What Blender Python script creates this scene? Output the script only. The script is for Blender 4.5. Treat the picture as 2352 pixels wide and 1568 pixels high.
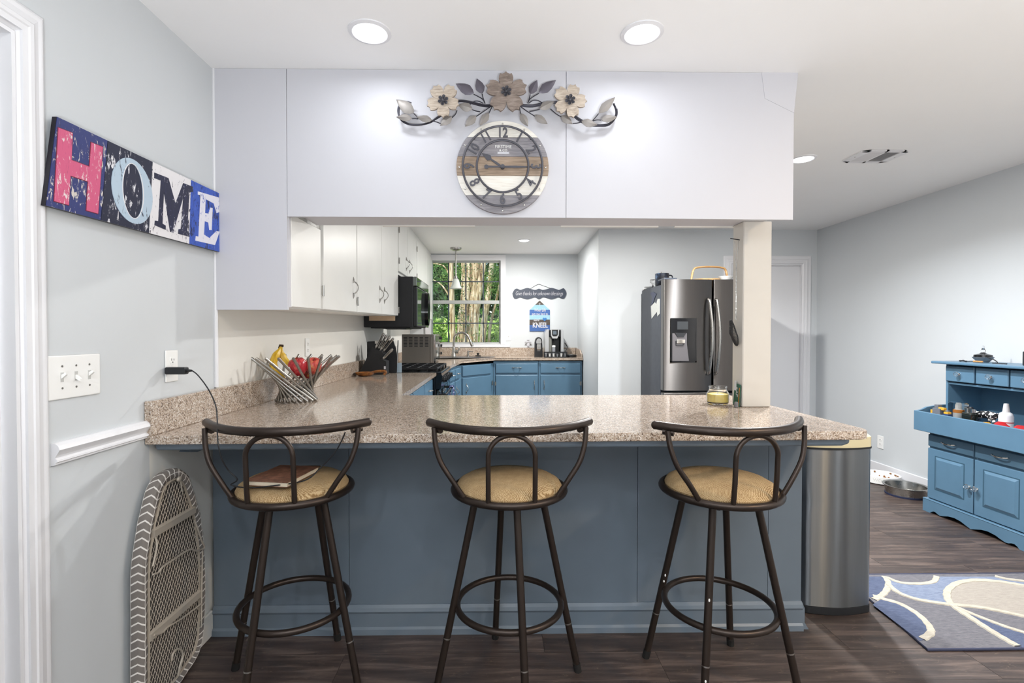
import bpy, bmesh, math, random
from mathutils import Vector, Matrix
random.seed(7)
for o in list(bpy.data.objects): bpy.data.objects.remove(o)
SC = bpy.context.scene
COL = SC.collection
R = math.radians
PI = math.pi

# ---------------------------------------------------------------- camera
F, CX, CY, YAW, PIT, EYE = 1150.0, 1156.0, 784.0, R(0.9), R(-0.85), 1.255
cd = bpy.data.cameras.new('camera'); cam = bpy.data.objects.new('camera', cd); COL.objects.link(cam)
cd.sensor_fit = 'HORIZONTAL'; cd.sensor_width = 36.0; cd.lens = F * 36.0 / 2352
cd.shift_x = (1176 - CX) / 2352; cd.shift_y = 0; cd.clip_start = 0.02
cam.location = (0, 0, EYE); cam.rotation_euler = (R(90) + PIT, 0, -YAW)
SC.camera = cam

# ---------------------------------------------------------------- world, sun, exposure
SC.view_settings.view_transform = 'Standard'; SC.view_settings.look = 'None'
SC.view_settings.gamma = 1; SC.view_settings.use_curve_mapping = False
SC.view_settings.exposure = 0.0
w = bpy.data.worlds.new('sky'); SC.world = w; w.use_nodes = True
nt = w.node_tree; bg = nt.nodes['Background']
sk = nt.nodes.new('ShaderNodeTexSky'); sk.sky_type = 'NISHITA'; sk.sun_disc = False
sk.sun_elevation = R(48); sk.sun_rotation = R(200); sk.altitude = 100
nt.links.new(sk.outputs[0], bg.inputs[0]); bg.inputs[1].default_value = 0.28
sl = bpy.data.lights.new('sun', 'SUN'); sl.energy = 3.2; sl.angle = R(0.6); sl.color = (1, .95, .85)
so = bpy.data.objects.new('sun', sl); COL.objects.link(so)
so.rotation_euler = (R(42), 0, R(-25))

# ceiling lamps, seen ones first, then unseen ones, some added as fill: (x, y, watts, colour); a lens and a trim are built for each of them further down
H = 2.37
COOL = (.93, .965, 1.0); NEUT = (1.0, .98, .94); WARM = (1.0, .74, .46)
LAMPS = [(-.463, 1.872, 1.6, COOL), (.543, 1.862, 1.6, COOL), (1.955, 3.17, 54, COOL), (.341, 5.96, 40, NEUT),
         (-.46, -.15, 9, COOL), (.75, -.35, 9, COOL), (2.15, .35, 30, WARM), (-.3, -2.1, 12, COOL), (1.9, -2.0, 12, COOL),
         (1.3, 3.9, 64, NEUT), (2.8, .75, 12, COOL)]  # unseen kitchen fill lamp, then one added to streak the steel
def area(x, y, z, wts, colr, size=.11):
    l = bpy.data.lights.new('lamp_light', 'AREA'); l.shape = 'DISK'; l.size = size; l.energy = wts; l.color = colr
    o = bpy.data.objects.new('lamp_light', l); o.location = (x, y, z); COL.objects.link(o); return o
for (x, y, wt, c) in LAMPS:
    a_ = area(x, y, H - .03, wt, c)
    if wt == 54: a_.data.spread = R(152)
# two added area lights, cool and warm, unseen behind the camera, turned up to brighten the ceiling
fl_ = area(.3, -.9, .7, 102, (.93, .965, 1.0), .5); fl_.rotation_euler = (R(180), 0, 0)
up_ = area(2.8, .1, .7, 30, (1, .88, .74), .4); up_.rotation_euler = (R(180), 0, 0)

# ---------------------------------------------------------------- helpers
def ray(px, py):
    x = (px - CX) / F; z = (CY - py) / F
    y2 = math.cos(PIT) - z * math.sin(PIT); z2 = math.sin(PIT) + z * math.cos(PIT)
    return Vector((x * math.cos(YAW) + y2 * math.sin(YAW), -x * math.sin(YAW) + y2 * math.cos(YAW), z2))
def P(px, py, X=None, Y=None, Z=None):
    """the point of a known wall, floor or counter plane seen at a place of the photograph"""
    d = ray(px, py)
    t = X / d.x if X is not None else Y / d.y if Y is not None else (Z - EYE) / d.z
    return d * t + Vector((0, 0, EYE))

def lin(c):
    if isinstance(c, str):
        c = c.lstrip('#'); c = [int(c[i:i + 2], 16) / 255 for i in (0, 2, 4)]
    return tuple((v / 12.92 if v <= .04045 else ((v + .055) / 1.055) ** 2.4) for v in c) + (1.0,)

class MB:
    def __init__(s): s.bm = bmesh.new(); s.uvs = None
    def _mark(s): return len(s.bm.verts)
    def box(s, x0, y0, z0, x1, y1, z1, bev=0, seg=1):
        b = bmesh.new(); bmesh.ops.create_cube(b, size=1)
        for v in b.verts:
            v.co = Vector(((x0 + x1) / 2 + v.co.x * (x1 - x0), (y0 + y1) / 2 + v.co.y * (y1 - y0), (z0 + z1) / 2 + v.co.z * (z1 - z0)))
        if bev: bmesh.ops.bevel(b, geom=list(b.edges), offset=bev, segments=seg, affect='EDGES', profile=.5)
        return s._merge(b)
    def _merge(s, b, M=None):
        if M is not None: bmesh.ops.transform(b, matrix=M, verts=b.verts)
        m = {}
        for v in b.verts: m[v] = s.bm.verts.new(v.co)
        for f in b.faces:
            try: s.bm.faces.new([m[v] for v in f.verts])
            except ValueError: pass
        b.free(); return s
    def tube(s, pts, r, n=10, closed=False, cap=True):
        pts = [Vector(p) for p in pts]; k = len(pts)
        rs = r if isinstance(r, (list, tuple)) else [r] * k
        T = []
        for i in range(k):
            a = pts[(i - 1) % k] if (closed or i > 0) else pts[i]
            b = pts[(i + 1) % k] if (closed or i < k - 1) else pts[i]
            T.append((b - a).normalized())
        up = Vector((0, 0, 1)) if abs(T[0].z) < .9 else Vector((1, 0, 0))
        nn = T[0].cross(up).normalized(); rings = []
        for i in range(k):
            if i:
                ax = T[i - 1].cross(T[i])
                if ax.length > 1e-6:
                    nn = Matrix.Rotation(T[i - 1].angle(T[i]), 3, ax.normalized()) @ nn
            nn = (nn - T[i] * nn.dot(T[i])).normalized()
            bb = T[i].cross(nn)
            rings.append([s.bm.verts.new(pts[i] + (nn * math.cos(2 * PI * j / n) + bb * math.sin(2 * PI * j / n)) * rs[i]) for j in range(n)])
        if closed:
            # join with the offset that best lines the last ring up with the first
            off = min(range(n), key=lambda q: (rings[-1][0].co - rings[0][q].co).length)
        for i in range(k if closed else k - 1):
            A = rings[i]; B = rings[(i + 1) % k]; q = off if (closed and i == k - 1) else 0
            for j in range(n): s.bm.faces.new([A[j], A[(j + 1) % n], B[(j + 1 + q) % n], B[(j + q) % n]])
        if cap and not closed:
            s.bm.faces.new(rings[0][::-1]); s.bm.faces.new(rings[-1])
        return s
    def cyl(s, p0, p1, r0, r1=None, n=16): return s.tube([p0, p1], [r0, r0 if r1 is None else r1], n)
    def lathe(s, prof, c=(0, 0, 0), n=32, M=None, close=False):
        b = bmesh.new(); rings = []
        for (r, z) in prof:
            if r < 1e-6: rings.append([b.verts.new((0, 0, z))])
            else: rings.append([b.verts.new((r * math.cos(2 * PI * j / n), r * math.sin(2 * PI * j / n), z)) for j in range(n)])
        m = len(rings)
        for i in range(m if close else m - 1):
            A, B = rings[i], rings[(i + 1) % m]
            for j in range(n):
                q = [A[j % len(A)], A[(j + 1) % len(A)], B[(j + 1) % len(B)], B[j % len(B)]]
                u = []
                for v in q:
                    if v not in u: u.append(v)
                if len(u) > 2: b.faces.new(u)
        return s._merge(b, Matrix.Translation(c) @ (M if M is not None else Matrix.Identity(4)))
    def ball(s, c, r, sc=(1, 1, 1), seg=16):
        b = bmesh.new(); bmesh.ops.create_uvsphere(b, u_segments=seg, v_segments=max(6, seg // 2), radius=r)
        return s._merge(b, Matrix.Translation(c) @ Matrix.Diagonal((*sc, 1)))
    def prism(s, poly, fn, d0, d1):
        """poly (u, v) pulled from depth d0 to d1; fn(u, v, d) gives the point"""
        A = [s.bm.verts.new(fn(u, v, d0)) for u, v in poly]; B = [s.bm.verts.new(fn(u, v, d1)) for u, v in poly]
        n = len(poly)
        s.bm.faces.new(A[::-1]); s.bm.faces.new(B)
        for i in range(n): s.bm.faces.new([A[i], A[(i + 1) % n], B[(i + 1) % n], B[i]])
        return s
    def ring(s, outer, inner, fn, d0, d1):
        n = len(outer); V = [[s.bm.verts.new(fn(u, v, d)) for u, v in L] for L in (outer, inner) for d in (d0, d1)]
        o0, o1, i0, i1 = V
        for k in range(n):
            q = (k + 1) % n
            s.bm.faces.new([o1[k], o1[q], i1[q], i1[k]]); s.bm.faces.new([o0[q], o0[k], i0[k], i0[q]])
            s.bm.faces.new([o0[k], o0[q], o1[q], o1[k]]); s.bm.faces.new([i0[q], i0[k], i1[k], i1[q]])
        return s
    def mesh(s, me, M):
        b = bmesh.new(); b.from_mesh(me); return s._merge(b, M)
    def warp(s, fn):
        for v in s.bm.verts: v.co = fn(v.co)
        return s
    def xf(s, M): bmesh.ops.transform(s.bm, matrix=M, verts=s.bm.verts); return s

ROOT = {}
def obj(name, mb, mat, parent=None, smooth=False, label=None, kind=None, hard=True):
    bm = mb.bm
    if hard: bmesh.ops.recalc_face_normals(bm, faces=bm.faces)
    me = bpy.data.meshes.new(name); bm.to_mesh(me); bm.free()
    if isinstance(mat, (list, tuple)):
        for m in mat: me.materials.append(m)
    else: me.materials.append(mat)
    if smooth:
        me.polygons.foreach_set('use_smooth', [True] * len(me.polygons)); me.set_sharp_from_angle(angle=R(38))
    o = bpy.data.objects.new(name, me); COL.objects.link(o)
    if smooth: wn = o.modifiers.new('normals', 'WEIGHTED_NORMAL'); wn.keep_sharp = True; wn.weight = 50
    if parent is not None:
        o.parent = parent; loc = ROOT.get(parent, Vector((0, 0, 0))); ROOT[o] = loc
        if loc.length: me.transform(Matrix.Translation(-loc))
    if label: o['label'] = label
    if kind: o['kind'] = kind
    return o
def thing(name, label, cat, loc=(0, 0, 0), group=None):
    o = bpy.data.objects.new(name, None); COL.objects.link(o); o.empty_display_size = .05
    o.location = loc; ROOT[o] = Vector(loc); o['label'] = label; o['category'] = cat
    if group: o['group'] = group
    return o
def tag(o, label, cat, group=None):
    o['label'] = label; o['category'] = cat
    if group: o['group'] = group
    return o
def solo(name, label, cat, mb, mat, smooth=False, group=None):
    o = obj(name, mb, mat, None, smooth); me = o.data
    xs = [v.co for v in me.vertices]
    c = Vector(((min(v.x for v in xs) + max(v.x for v in xs)) / 2, (min(v.y for v in xs) + max(v.y for v in xs)) / 2, min(v.z for v in xs)))
    me.transform(Matrix.Translation(-c)); o.location = c; ROOT[o] = c
    return tag(o, label, cat, group)
def struct(name, mb, mat, parent=None, smooth=False):
    o = obj(name, mb, mat, parent, smooth); o['kind'] = 'structure'; return o
def copy_tree(o, parent=None):
    c = o.copy(); COL.objects.link(c); c.parent = parent
    for ch in list(o.children): copy_tree(ch, c)
    return c
def text_mesh(s, size, ext, shear=0, align='CENTER', off=0, sx=1):
    cu = bpy.data.curves.new('lettering', 'FONT'); cu.body = s; cu.size = size; cu.extrude = ext; cu.shear = shear
    cu.align_x = align; cu.align_y = 'CENTER'; cu.offset = off; cu.resolution_u = 3
    t = bpy.data.objects.new('lettering', cu); COL.objects.link(t)
    me = bpy.data.meshes.new_from_object(t.evaluated_get(bpy.context.evaluated_depsgraph_get()))
    bpy.data.objects.remove(t); bpy.data.curves.remove(cu)
    if sx != 1: me.transform(Matrix.Diagonal((sx, 1, 1, 1)))
    return me
def frame(o, x, y):
    x = Vector(x).normalized(); y = Vector(y).normalized(); z = x.cross(y)
    return Matrix(((x.x, y.x, z.x, o[0]), (x.y, y.y, z.y, o[1]), (x.z, y.z, z.z, o[2]), (0, 0, 0, 1)))
FACE_CAM = ((1, 0, 0), (0, 0, 1))           # text on a plane that looks towards -Y
FACE_PX = ((0, 1, 0), (0, 0, 1))            # text on a plane that looks towards +X
FACE_NX = ((0, -1, 0), (0, 0, 1))           # text on a plane that looks towards -X
def arc(c, r, a0, a1, n, z=None, ry=None):
    return [(c[0] + r * math.cos(R(a0 + (a1 - a0) * i / n)), c[1] + (ry or r) * math.sin(R(a0 + (a1 - a0) * i / n))) + (() if z is None else (z,)) for i in range(n + 1)]
def smoothpath(pts, n=6):
    """Catmull-Rom through the points"""
    pts = [Vector(p) for p in pts]; out = []
    for i in range(len(pts) - 1):
        p0 = pts[max(i - 1, 0)]; p1 = pts[i]; p2 = pts[i + 1]; p3 = pts[min(i + 2, len(pts) - 1)]
        for k in range(n):
            t = k / n
            out.append(.5 * ((2 * p1) + (p2 - p0) * t + (2 * p0 - 5 * p1 + 4 * p2 - p3) * t * t + (3 * p1 - p0 - 3 * p2 + p3) * t ** 3))
    out.append(pts[-1]); return out
XYZ = lambda u, v, d: (u, v, d)
UDV = lambda u, v, d: (u, d, v)              # polygon in X/Z, depth along Y
DUV = lambda u, v, d: (d, u, v)              # polygon in Y/Z, depth along X
def rrect(x0, y0, x1, y1, r, n=5):
    out = []
    for (cx, cy, a) in ((x1 - r, y1 - r, 0), (x0 + r, y1 - r, 90), (x0 + r, y0 + r, 180), (x1 - r, y0 + r, 270)):
        out += [(cx + r * math.cos(R(a + 90 * i / n)), cy + r * math.sin(R(a + 90 * i / n))) for i in range(n + 1)]
    return out

# ---------------------------------------------------------------- materials
class NT:
    def __init__(s, name):
        s.m = bpy.data.materials.new(name); s.m.use_nodes = True; s.t = s.m.node_tree
        s.b = s.t.nodes['Principled BSDF']
    def n(s, ty, **kw):
        q = s.t.nodes.new('ShaderNode' + ty)
        for k, v in kw.items():
            if k.startswith('_'): setattr(q, k[1:], v)
            else: q.inputs[k].default_value = v
        return q
    def l(s, a, b): s.t.links.new(a, b)
    def co(s, scale=(1, 1, 1), which='Object', rot=(0, 0, 0)):
        c = s.n('TexCoord'); m = s.n('Mapping'); m.inputs['Scale'].default_value = scale; m.inputs['Rotation'].default_value = rot
        s.l(c.outputs[which], m.inputs[0]); return m.outputs[0]
    def noise(s, vec, scale, detail=3, rough=.55, dist=0):
        q = s.n('TexNoise', Scale=scale, Detail=detail, Roughness=rough, Distortion=dist); s.l(vec, q.inputs['Vector']); return q.outputs['Fac']
    def ramp(s, fac, stops, inter='LINEAR'):
        q = s.n('ValToRGB'); e = q.color_ramp.elements; q.color_ramp.interpolation = inter
        while len(e) < len(stops): e.new(.5)
        for i, (p, c) in enumerate(stops): e[i].position = p; e[i].color = lin(c) if not isinstance(c, (int, float)) else (c, c, c, 1)
        s.l(fac, q.inputs[0]); return q.outputs[0]
    def mix(s, fac, a, b, mode='MIX'):
        q = s.n('Mix', _data_type='RGBA', _blend_type=mode)
        for sock, v in ((q.inputs[0], fac), (q.inputs[6], a), (q.inputs[7], b)):
            if hasattr(v, 'is_output'): s.l(v, sock)
            elif isinstance(v, (int, float)): sock.default_value = v
            else: sock.default_value = lin(v)
        return q.outputs[2]
    def math(s, op, a, b=0.0):
        q = s.n('Math', _operation=op)
        for sock, v in ((q.inputs[0], a), (q.inputs[1], b)):
            if hasattr(v, 'is_output'): s.l(v, sock)
            else: sock.default_value = v
        return q.outputs[0]
    def bump(s, h, st=.2, dist=.01):
        q = s.n('Bump', Strength=st, Distance=dist); s.l(h, q.inputs['Height']); s.l(q.outputs[0], s.b.inputs['Normal'])
    def set(s, col=None, rough=None, metal=None, **kw):
        for k, v in (('Base Color', col), ('Roughness', rough), ('Metallic', metal)):
            if v is None: continue
            if hasattr(v, 'is_output'): s.l(v, s.b.inputs[k])
            elif k == 'Base Color': s.b.inputs[k].default_value = lin(v)
            else: s.b.inputs[k].default_value = v
        for k, v in kw.items(): s.b.inputs[k].default_value = v
        return s.m

def paint(name, c, rough=.5, var=.04, scale=3, bump=.03):
    t = NT(name); v = t.co(); f = t.noise(v, scale, 4)
    c2 = lin(c); hi = tuple(min(1, x * (1 + var)) for x in c2[:3]); lo = tuple(x * (1 - var) for x in c2[:3])
    r = t.n('ValToRGB'); r.color_ramp.elements[0].position = .3; r.color_ramp.elements[1].position = .7
    r.color_ramp.elements[0].color = (*lo, 1); r.color_ramp.elements[1].color = (*hi, 1); t.l(f, r.inputs[0])
    t.bump(t.noise(v, 90, 2), bump, .003)
    return t.set(r.outputs[0], rough)
def plain(name, c, rough=.5, metal=0, **kw):
    t = NT(name); v = t.co(); f = t.noise(v, 25, 3)
    d_ = .015 if metal else .02
    rr = t.ramp(f, [(.3, max(0, rough - d_)), (.7, min(1, rough + d_))])
    return t.set(c, rr, metal, **kw)
def glassy(name, c='#ffffff', rough=.02, ior=1.45, trans=1.0, **kw):
    t = NT(name); v = t.co(); rr = t.ramp(t.noise(v, 30), [(.3, rough), (.8, rough + .02)])
    return t.set(c, rr, 0, **{'Transmission Weight': trans, 'IOR': ior}, **kw)
def brushed(name, c, rough=.28, stretch=(120, 120, 2), amt=.05, metal=1, aniso=.75):
    t = NT(name); v = t.co(stretch); f = t.noise(v, 3, 4)
    base = lin(c); r = t.n('ValToRGB'); r.color_ramp.elements[0].position = .25; r.color_ramp.elements[1].position = .75
    r.color_ramp.elements[0].color = (*(x * .9 for x in base[:3]), 1); r.color_ramp.elements[1].color = base; t.l(f, r.inputs[0])
    rr = t.ramp(f, [(.3, rough - amt / 2), (.7, rough + amt / 2)])
    tg = t.n('Tangent', _direction_type='RADIAL', _axis='Z'); t.l(tg.outputs[0], t.b.inputs['Tangent'])
    return t.set(r.outputs[0], rr, metal, **{'Anisotropic': aniso, 'Anisotropic Rotation': .25})
def emis(name, c, s):
    t = NT(name); t.b.inputs['Emission Color'].default_value = lin(c); t.b.inputs['Emission Strength'].default_value = s
    return t.set(c, .4)

M = {}
M['wall'] = paint('wall_paint_grey', '#cdd1d4', .55, .012, 1.5)
M['cream'] = paint('wall_paint_cream', '#e6e4de', .55, .02, 1.5)
M['white'] = paint('wall_paint_white', '#c8c8ce', .5, .012, 1.5)
M['ceil'] = paint('ceiling_paint', '#f3f3f3', .7, .01, 2, .05)
M['trim'] = paint('trim_paint', '#e3e3e6', .3, .01, 3)
M['postp'] = paint('post_paint', '#cbc7c0', .5, .03, 5)
M['cab'] = paint('cabinet_white', '#e6e6e3', .35, .02, 4)
M['blue'] = paint('cabinet_blue', '#587a93', .35, .05, 6, .05)
M['bluebar'] = paint('bar_blue', '#6b7783', .4, .06, 4, .05)
M['tan'] = paint('raw_wood_edge', '#c9ad8f', .6, .08, 20)
M['plastic_w'] = plain('white_plastic', '#f0f0ee', .3)
M['plastic_k'] = plain('black_plastic', '#15171b', .35)
M['black_gloss'] = plain('black_gloss', '#0c0e12', .12)
M['black_matte'] = plain('black_matte', '#1a1c20', .6)
M['iron'] = plain('cast_iron', '#17181b', .5, .3)
M['steel'] = brushed('brushed_steel', '#a9a8a6', .27)
M['steel_can'] = brushed('trash_can_steel', '#84888c', .33, (40, 40, .6), .04, 1, 1.0)
M['fridge_front'] = brushed('dark_stainless', '#757270', .36, (60, 60, .8), .03, 1, .97)
M['toaster_side'] = brushed('toaster_steel', '#8f8982', .42, (60, 60, 60), .05, .6, .3)
M['mirror_front'] = plain('mirror_glass', '#7f8784', .05, .85)
M['fridge_side'] = plain('fridge_side_grey', '#3b414c', .45)
M['chrome'] = plain('chrome', '#d6d4d0', .12, 1)
M['nickel'] = plain('satin_nickel', '#b0aeaa', .28, 1)
M['stool'] = plain('dark_bronze_metal', '#3b322d', .36, .65)
M['rubber'] = plain('black_rubber', '#191817', .7)
M['clockmetal'] = plain('aged_grey_metal', '#55555c', .5, .5)
M['mirror_oven'] = plain('dark_glass', '#1e2422', .04, .0, **{'Specular IOR Level': 1.0})
M['glass'] = glassy('clear_glass')
M['crystal'] = glassy('crystal', '#ffffff', .01, 1.5)
M['frost'] = glassy('frosted_shade', '#e8ece8', .5, 1.4, .5)
M['lens'] = emis('lamp_lens', '#f6f9ff', 3.5)

def granite(name):
    t = NT(name); v = t.co()
    vo = t.n('TexVoronoi', Scale=290); t.l(v, vo.inputs['Vector'])
    cell = t.n('SeparateColor'); t.l(vo.outputs['Color'], cell.inputs[0])
    big = t.noise(v, 30, 3)
    f = t.math('ADD', cell.outputs[0], t.math('MULTIPLY', t.math('SUBTRACT', big, .5), .5))
    c = t.ramp(f, [(.0, '#5a4a40'), (.10, '#857262'), (.25, '#a5917f'), (.45, '#b3a190'), (.70, '#c0b0a0'), (.88, '#cfc4b8'), (.97, '#e0d8d0')])
    n1 = t.noise(v, 420, 2, .6); c = t.mix(t.ramp(n1, [(.34, .75), (.42, 0.0)]), c, '#463a32')
    return t.set(c, .11, 0, **{'Specular IOR Level': .6})
M['granite'] = granite('granite_worktop')
def planks_mat():
    t = NT('dark_plank')
    oi = t.n('ObjectInfo'); v = t.co((1.3, 16, 16)); g = t.noise(v, 2.2, 6, .62, .6)
    c = t.ramp(g, [(.28, '#2c2320'), (.5, '#4b3e39'), (.66, '#6e5f57')])
    tone = t.ramp(oi.outputs['Random'], [(0, '#c9c2be'), (.5, '#e9e5e2'), (1, '#ffffff')])
    c = t.mix(1.0, c, tone, 'MULTIPLY')
    w = t.noise(t.co((6, 26, 26)), 3.0, 6, .75, 1.2)
    sc = t.ramp(w, [(.60, 0.0), (.70, .55)])
    c = t.mix(sc, c, '#8d7a68')
    rr = t.ramp(t.noise(t.co((3, 3, 3)), 2, 4), [(.3, .38), (.7, .55)])
    t.bump(g, .12, .003)
    return t.set(c, rr, 0, **{'Specular IOR Level': .85})
M['plank'] = planks_mat()
def weave():
    t = NT('woven_seat_fabric'); v = t.co()
    a = t.n('TexWave', Scale=130, Distortion=4); a.bands_direction = 'DIAGONAL'; t.l(v, a.inputs['Vector'])
    m2 = t.co((1, -1, 1)); b = t.n('TexWave', Scale=130, Distortion=4); b.bands_direction = 'DIAGONAL'; t.l(m2, b.inputs['Vector'])
    f = t.math('MULTIPLY', a.outputs['Fac'], b.outputs['Fac'])
    n = t.noise(v, 40, 3)
    f2 = t.math('ADD', f, t.math('MULTIPLY', n, .35))
    c = t.ramp(f2, [(.15, '#7d603a'), (.45, '#b29468'), (.85, '#d3bd97')])
    t.bump(f, .25, .002)
    return t.set(c, .85)
M['seat'] = weave()
def wood(name, a, b, c, scale=(2, 30, 30), rough=.5, nscale=2):
    t = NT(name); g = t.noise(t.co(scale), nscale, 5, .6, .5)
    t.bump(g, .15, .003)
    return t.set(t.ramp(g, [(.3, a), (.5, b), (.7, c)]), rough)
M['bamboo'] = wood('bamboo', '#b98850', '#d8ae78', '#e8c898', (3, 20, 20))
M['wood_mid'] = wood('spoon_wood', '#5a3418', '#8a5528', '#b07a3e', (30, 4, 30), .3)
M['petal_w'] = wood('petal_wood_light', '#94877a', '#b0a293', '#c6bbad', (14, 60, 60), .6)
M['petal_d'] = wood('petal_wood_dark', '#6b5e57', '#85776e', '#9c8f86', (14, 60, 60), .6)
M['clock_white'] = wood('clock_board_white', '#d6d1c6', '#e4e0d7', '#ece9e2', (6, 80, 80), .6)
M['clock_grey'] = wood('clock_board_grey', '#757278', '#8b888d', '#a09c9f', (6, 80, 80), .6)
M['clock_brown'] = wood('clock_board_brown', '#786858', '#978370', '#ad9a87', (6, 80, 80), .6)
def flaky(name, base, flake, amt=.6, streak=(20, 20, 6), sc2=None):
    """worn paint on a sign: flakes of another colour show through"""
    t = NT(name); n = t.noise(t.co(streak), 4, 8, .72, .8); big = t.noise(t.co(), 9, 2)
    f = t.math('ADD', n, t.math('MULTIPLY', t.math('SUBTRACT', big, .5), .35))
    k = t.ramp(f, [(amt, 0.0), (amt + .03, 1.0)])
    c = t.mix(k, base, flake)
    if sc2:
        k2 = t.ramp(t.noise(t.co((30, 30, 5)), 5, 6, .7), [(.58, 0.0), (.72, .6)]); c = t.mix(k2, c, sc2)
    return t.set(c, .45)
M['sg_navy'] = flaky('sign_blue_paint', '#2f3870', '#cfc8c0', .60, (20, 20, 8), '#1f2344')
M['sg_black'] = flaky('sign_black_paint', '#1f2238', '#e6e6ea', .60)
M['sg_white'] = flaky('sign_white_paint', '#e6e4e6', '#1d2038', .60)
M['sg_blue'] = flaky('sign_bright_blue', '#3557b8', '#1c2656', .56, (24, 24, 8), '#b8c4ea')
M['sg_pink'] = flaky('sign_pink_paint', '#cf5a80', '#e0d2d2', .61, (22, 22, 8), '#6e2b58')
M['sg_sky'] = flaky('sign_pale_blue', '#b5c8d8', '#23263c', .60)
M['sg_ink'] = flaky('sign_ink', '#20223c', '#dedee6', .61, (20, 20, 8), '#2f3f86')
M['sg_cream'] = flaky('sign_cream_paint', '#e4e3ec', '#3557b8', .6)
M['sg_red'] = plain('sign_red_line', '#6e1f35', .5)
M['sg_edge'] = plain('sign_edge_dark', '#17141f', .5)
def pane():
    t = NT('window_pane'); t.t.nodes.remove(t.b)
    a = t.n('BsdfTransparent'); g = t.n('BsdfGlossy', Roughness=.02); fr = t.n('Fresnel', IOR=1.45); mx = t.n('MixShader')
    t.l(fr.outputs[0], mx.inputs[0]); t.l(a.outputs[0], mx.inputs[1]); t.l(g.outputs[0], mx.inputs[2])
    t.l(mx.outputs[0], t.t.nodes['Material Output'].inputs[0]); return t.m
M['pane'] = pane()

# ================================================================ STRUCTURE
W = -1.19; XR = 3.45; YF = 5.33; YB = 7.0; YBACK = -3.4
# floor slab and planks
b = MB().box(-1.35, YBACK - .1, -.16, XR + .1, YB + .1, -.012)
floor = struct('floor', b, M['plank'])
pw, plen = .178, 1.22
pm = MB().box(-plen / 2 + .0006, -pw / 2 + .0005, -.013, plen / 2 - .0006, pw / 2 - .0005, 0)
pm.bm.verts.ensure_lookup_table()
proto = obj('plank', pm, M['plank'], floor)
y = .62; row = 0; first = True
while y < 5.3:
    off = (row * .437) % plen; x = -1.19 - off + plen / 2
    while x - plen / 2 < XR:
        if not (y > 2.2 and x < .7 and y < 5) :
            o = proto if first else proto.copy()
            if not first: COL.objects.link(o)
            first = False; o.location = (x, y, random.uniform(-.0006, 0))
        x += plen
    y += pw; row += 1
# planks beyond the walls are trimmed by the walls standing on them

# left wall (door opening Y .42 .. 1.262)
WT = .14
b = MB(); b.box(W - WT, YBACK, -.05, W, .42, H); b.box(W - WT, .42, 2.0, W, 1.262, H); b.box(W - WT, 1.262, -.05, W, 1.735, H)
b.box(W - WT, 1.735, .9, W, 2.15, H)
struct('wall_left', b, M['wall'])
b = MB(); b.box(W - WT, 1.735, -.05, W, 2.15, .9); b.box(W - WT, 2.15, -.05, W, YB + .14, H)
struct('wall_left', b, M['cream'])
# hall beyond the doorway
b = MB().box(-2.5, -.2, -.05, -2.4, 2.0, H); struct('wall_hall', b, M['cream'])
b = MB().box(-2.5, -.3, -.05, W - WT, -.2, H); b.box(-2.5, 2.0, -.05, W - WT, 2.1, H); struct('wall_hall', b, M['cream'])
b = MB().box(-2.5, -.3, -.16, W - WT, 2.1, 0); struct('floor', b, M['plank'])
# right wall, far wall, back wall of the kitchen, partition, wall behind
GY0, GY1, GZ1 = -.75, .2, 2.03
b = MB(); b.box(XR, YBACK, -.05, XR + .12, GY0, H); b.box(XR, GY1, -.05, XR + .12, YF + .12, H); b.box(XR, GY0, GZ1, XR + .12, GY1, H)
struct('wall_right', b, M['wall'])
gd = struct('added_glazed_door', MB().box(XR + .03, GY0, 0, XR + .08, GY0 + .09, GZ1).box(XR + .03, GY1 - .09, 0, XR + .08, GY1, GZ1).box(XR + .03, GY0 + .09, GZ1 - .1, XR + .08, GY1 - .09, GZ1).box(XR + .03, GY0 + .09, 0, XR + .08, GY1 - .09, .16), M['trim'])  # glazed door added out of view for the steel to reflect
struct('pane', MB().box(XR + .05, GY0 + .085, .155, XR + .058, GY1 - .085, GZ1 - .095), M['pane'], gd)
for (y0, y1, z0, z1) in ((GY0 - .08, GY0, 0, GZ1 + .08), (GY1, GY1 + .08, 0, GZ1 + .08), (GY0, GY1, GZ1, GZ1 + .08)): struct('added_door_trim', MB().box(XR - .015, y0, z0, XR - .0005, y1, z1, .003), M['trim'])
b = MB(); b.box(1.13, YF, -.05, 2.53, YF + .12, H); b.box(2.53, YF, 2.0, 3.3, YF + .12, H); b.box(3.3, YF, -.05, XR + .12, YF + .12, H)
b.box(2.5, YF + .12, -.05, 3.35, YF + .14, H)
struct('wall_far', b, M['wall'])
b = MB().prism([(1.098, YF - .002), (1.15, YB + .02), (1.3, YB + .02), (1.3, YF + .11), (1.14, YF + .11), (1.14, YF - .002)], XYZ, -.05, H)
struct('wall_partition', b, M['wall'])
WX0, WX1, WZ0, WZ1 = -.905, .073, 1.116, 2.28
b = MB(); b.box(W - WT, YB, -.05, WX0, YB + .14, H); b.box(WX1, YB, -.05, 1.3, YB + .14, H)
b.box(WX0, YB, -.05, WX1, YB + .14, WZ0); b.box(WX0, YB, WZ1, WX1, YB + .14, H)
struct('wall_back', b, M['wall'])
struct('wall_behind', MB().box(W - WT, YBACK - .12, -.05, XR + .12, YBACK, H), M['wall'])
struct('ceiling', MB().box(-2.55, YBACK - .12, H, XR + .12, YB + .25, H + .2), M['ceil'])

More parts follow.
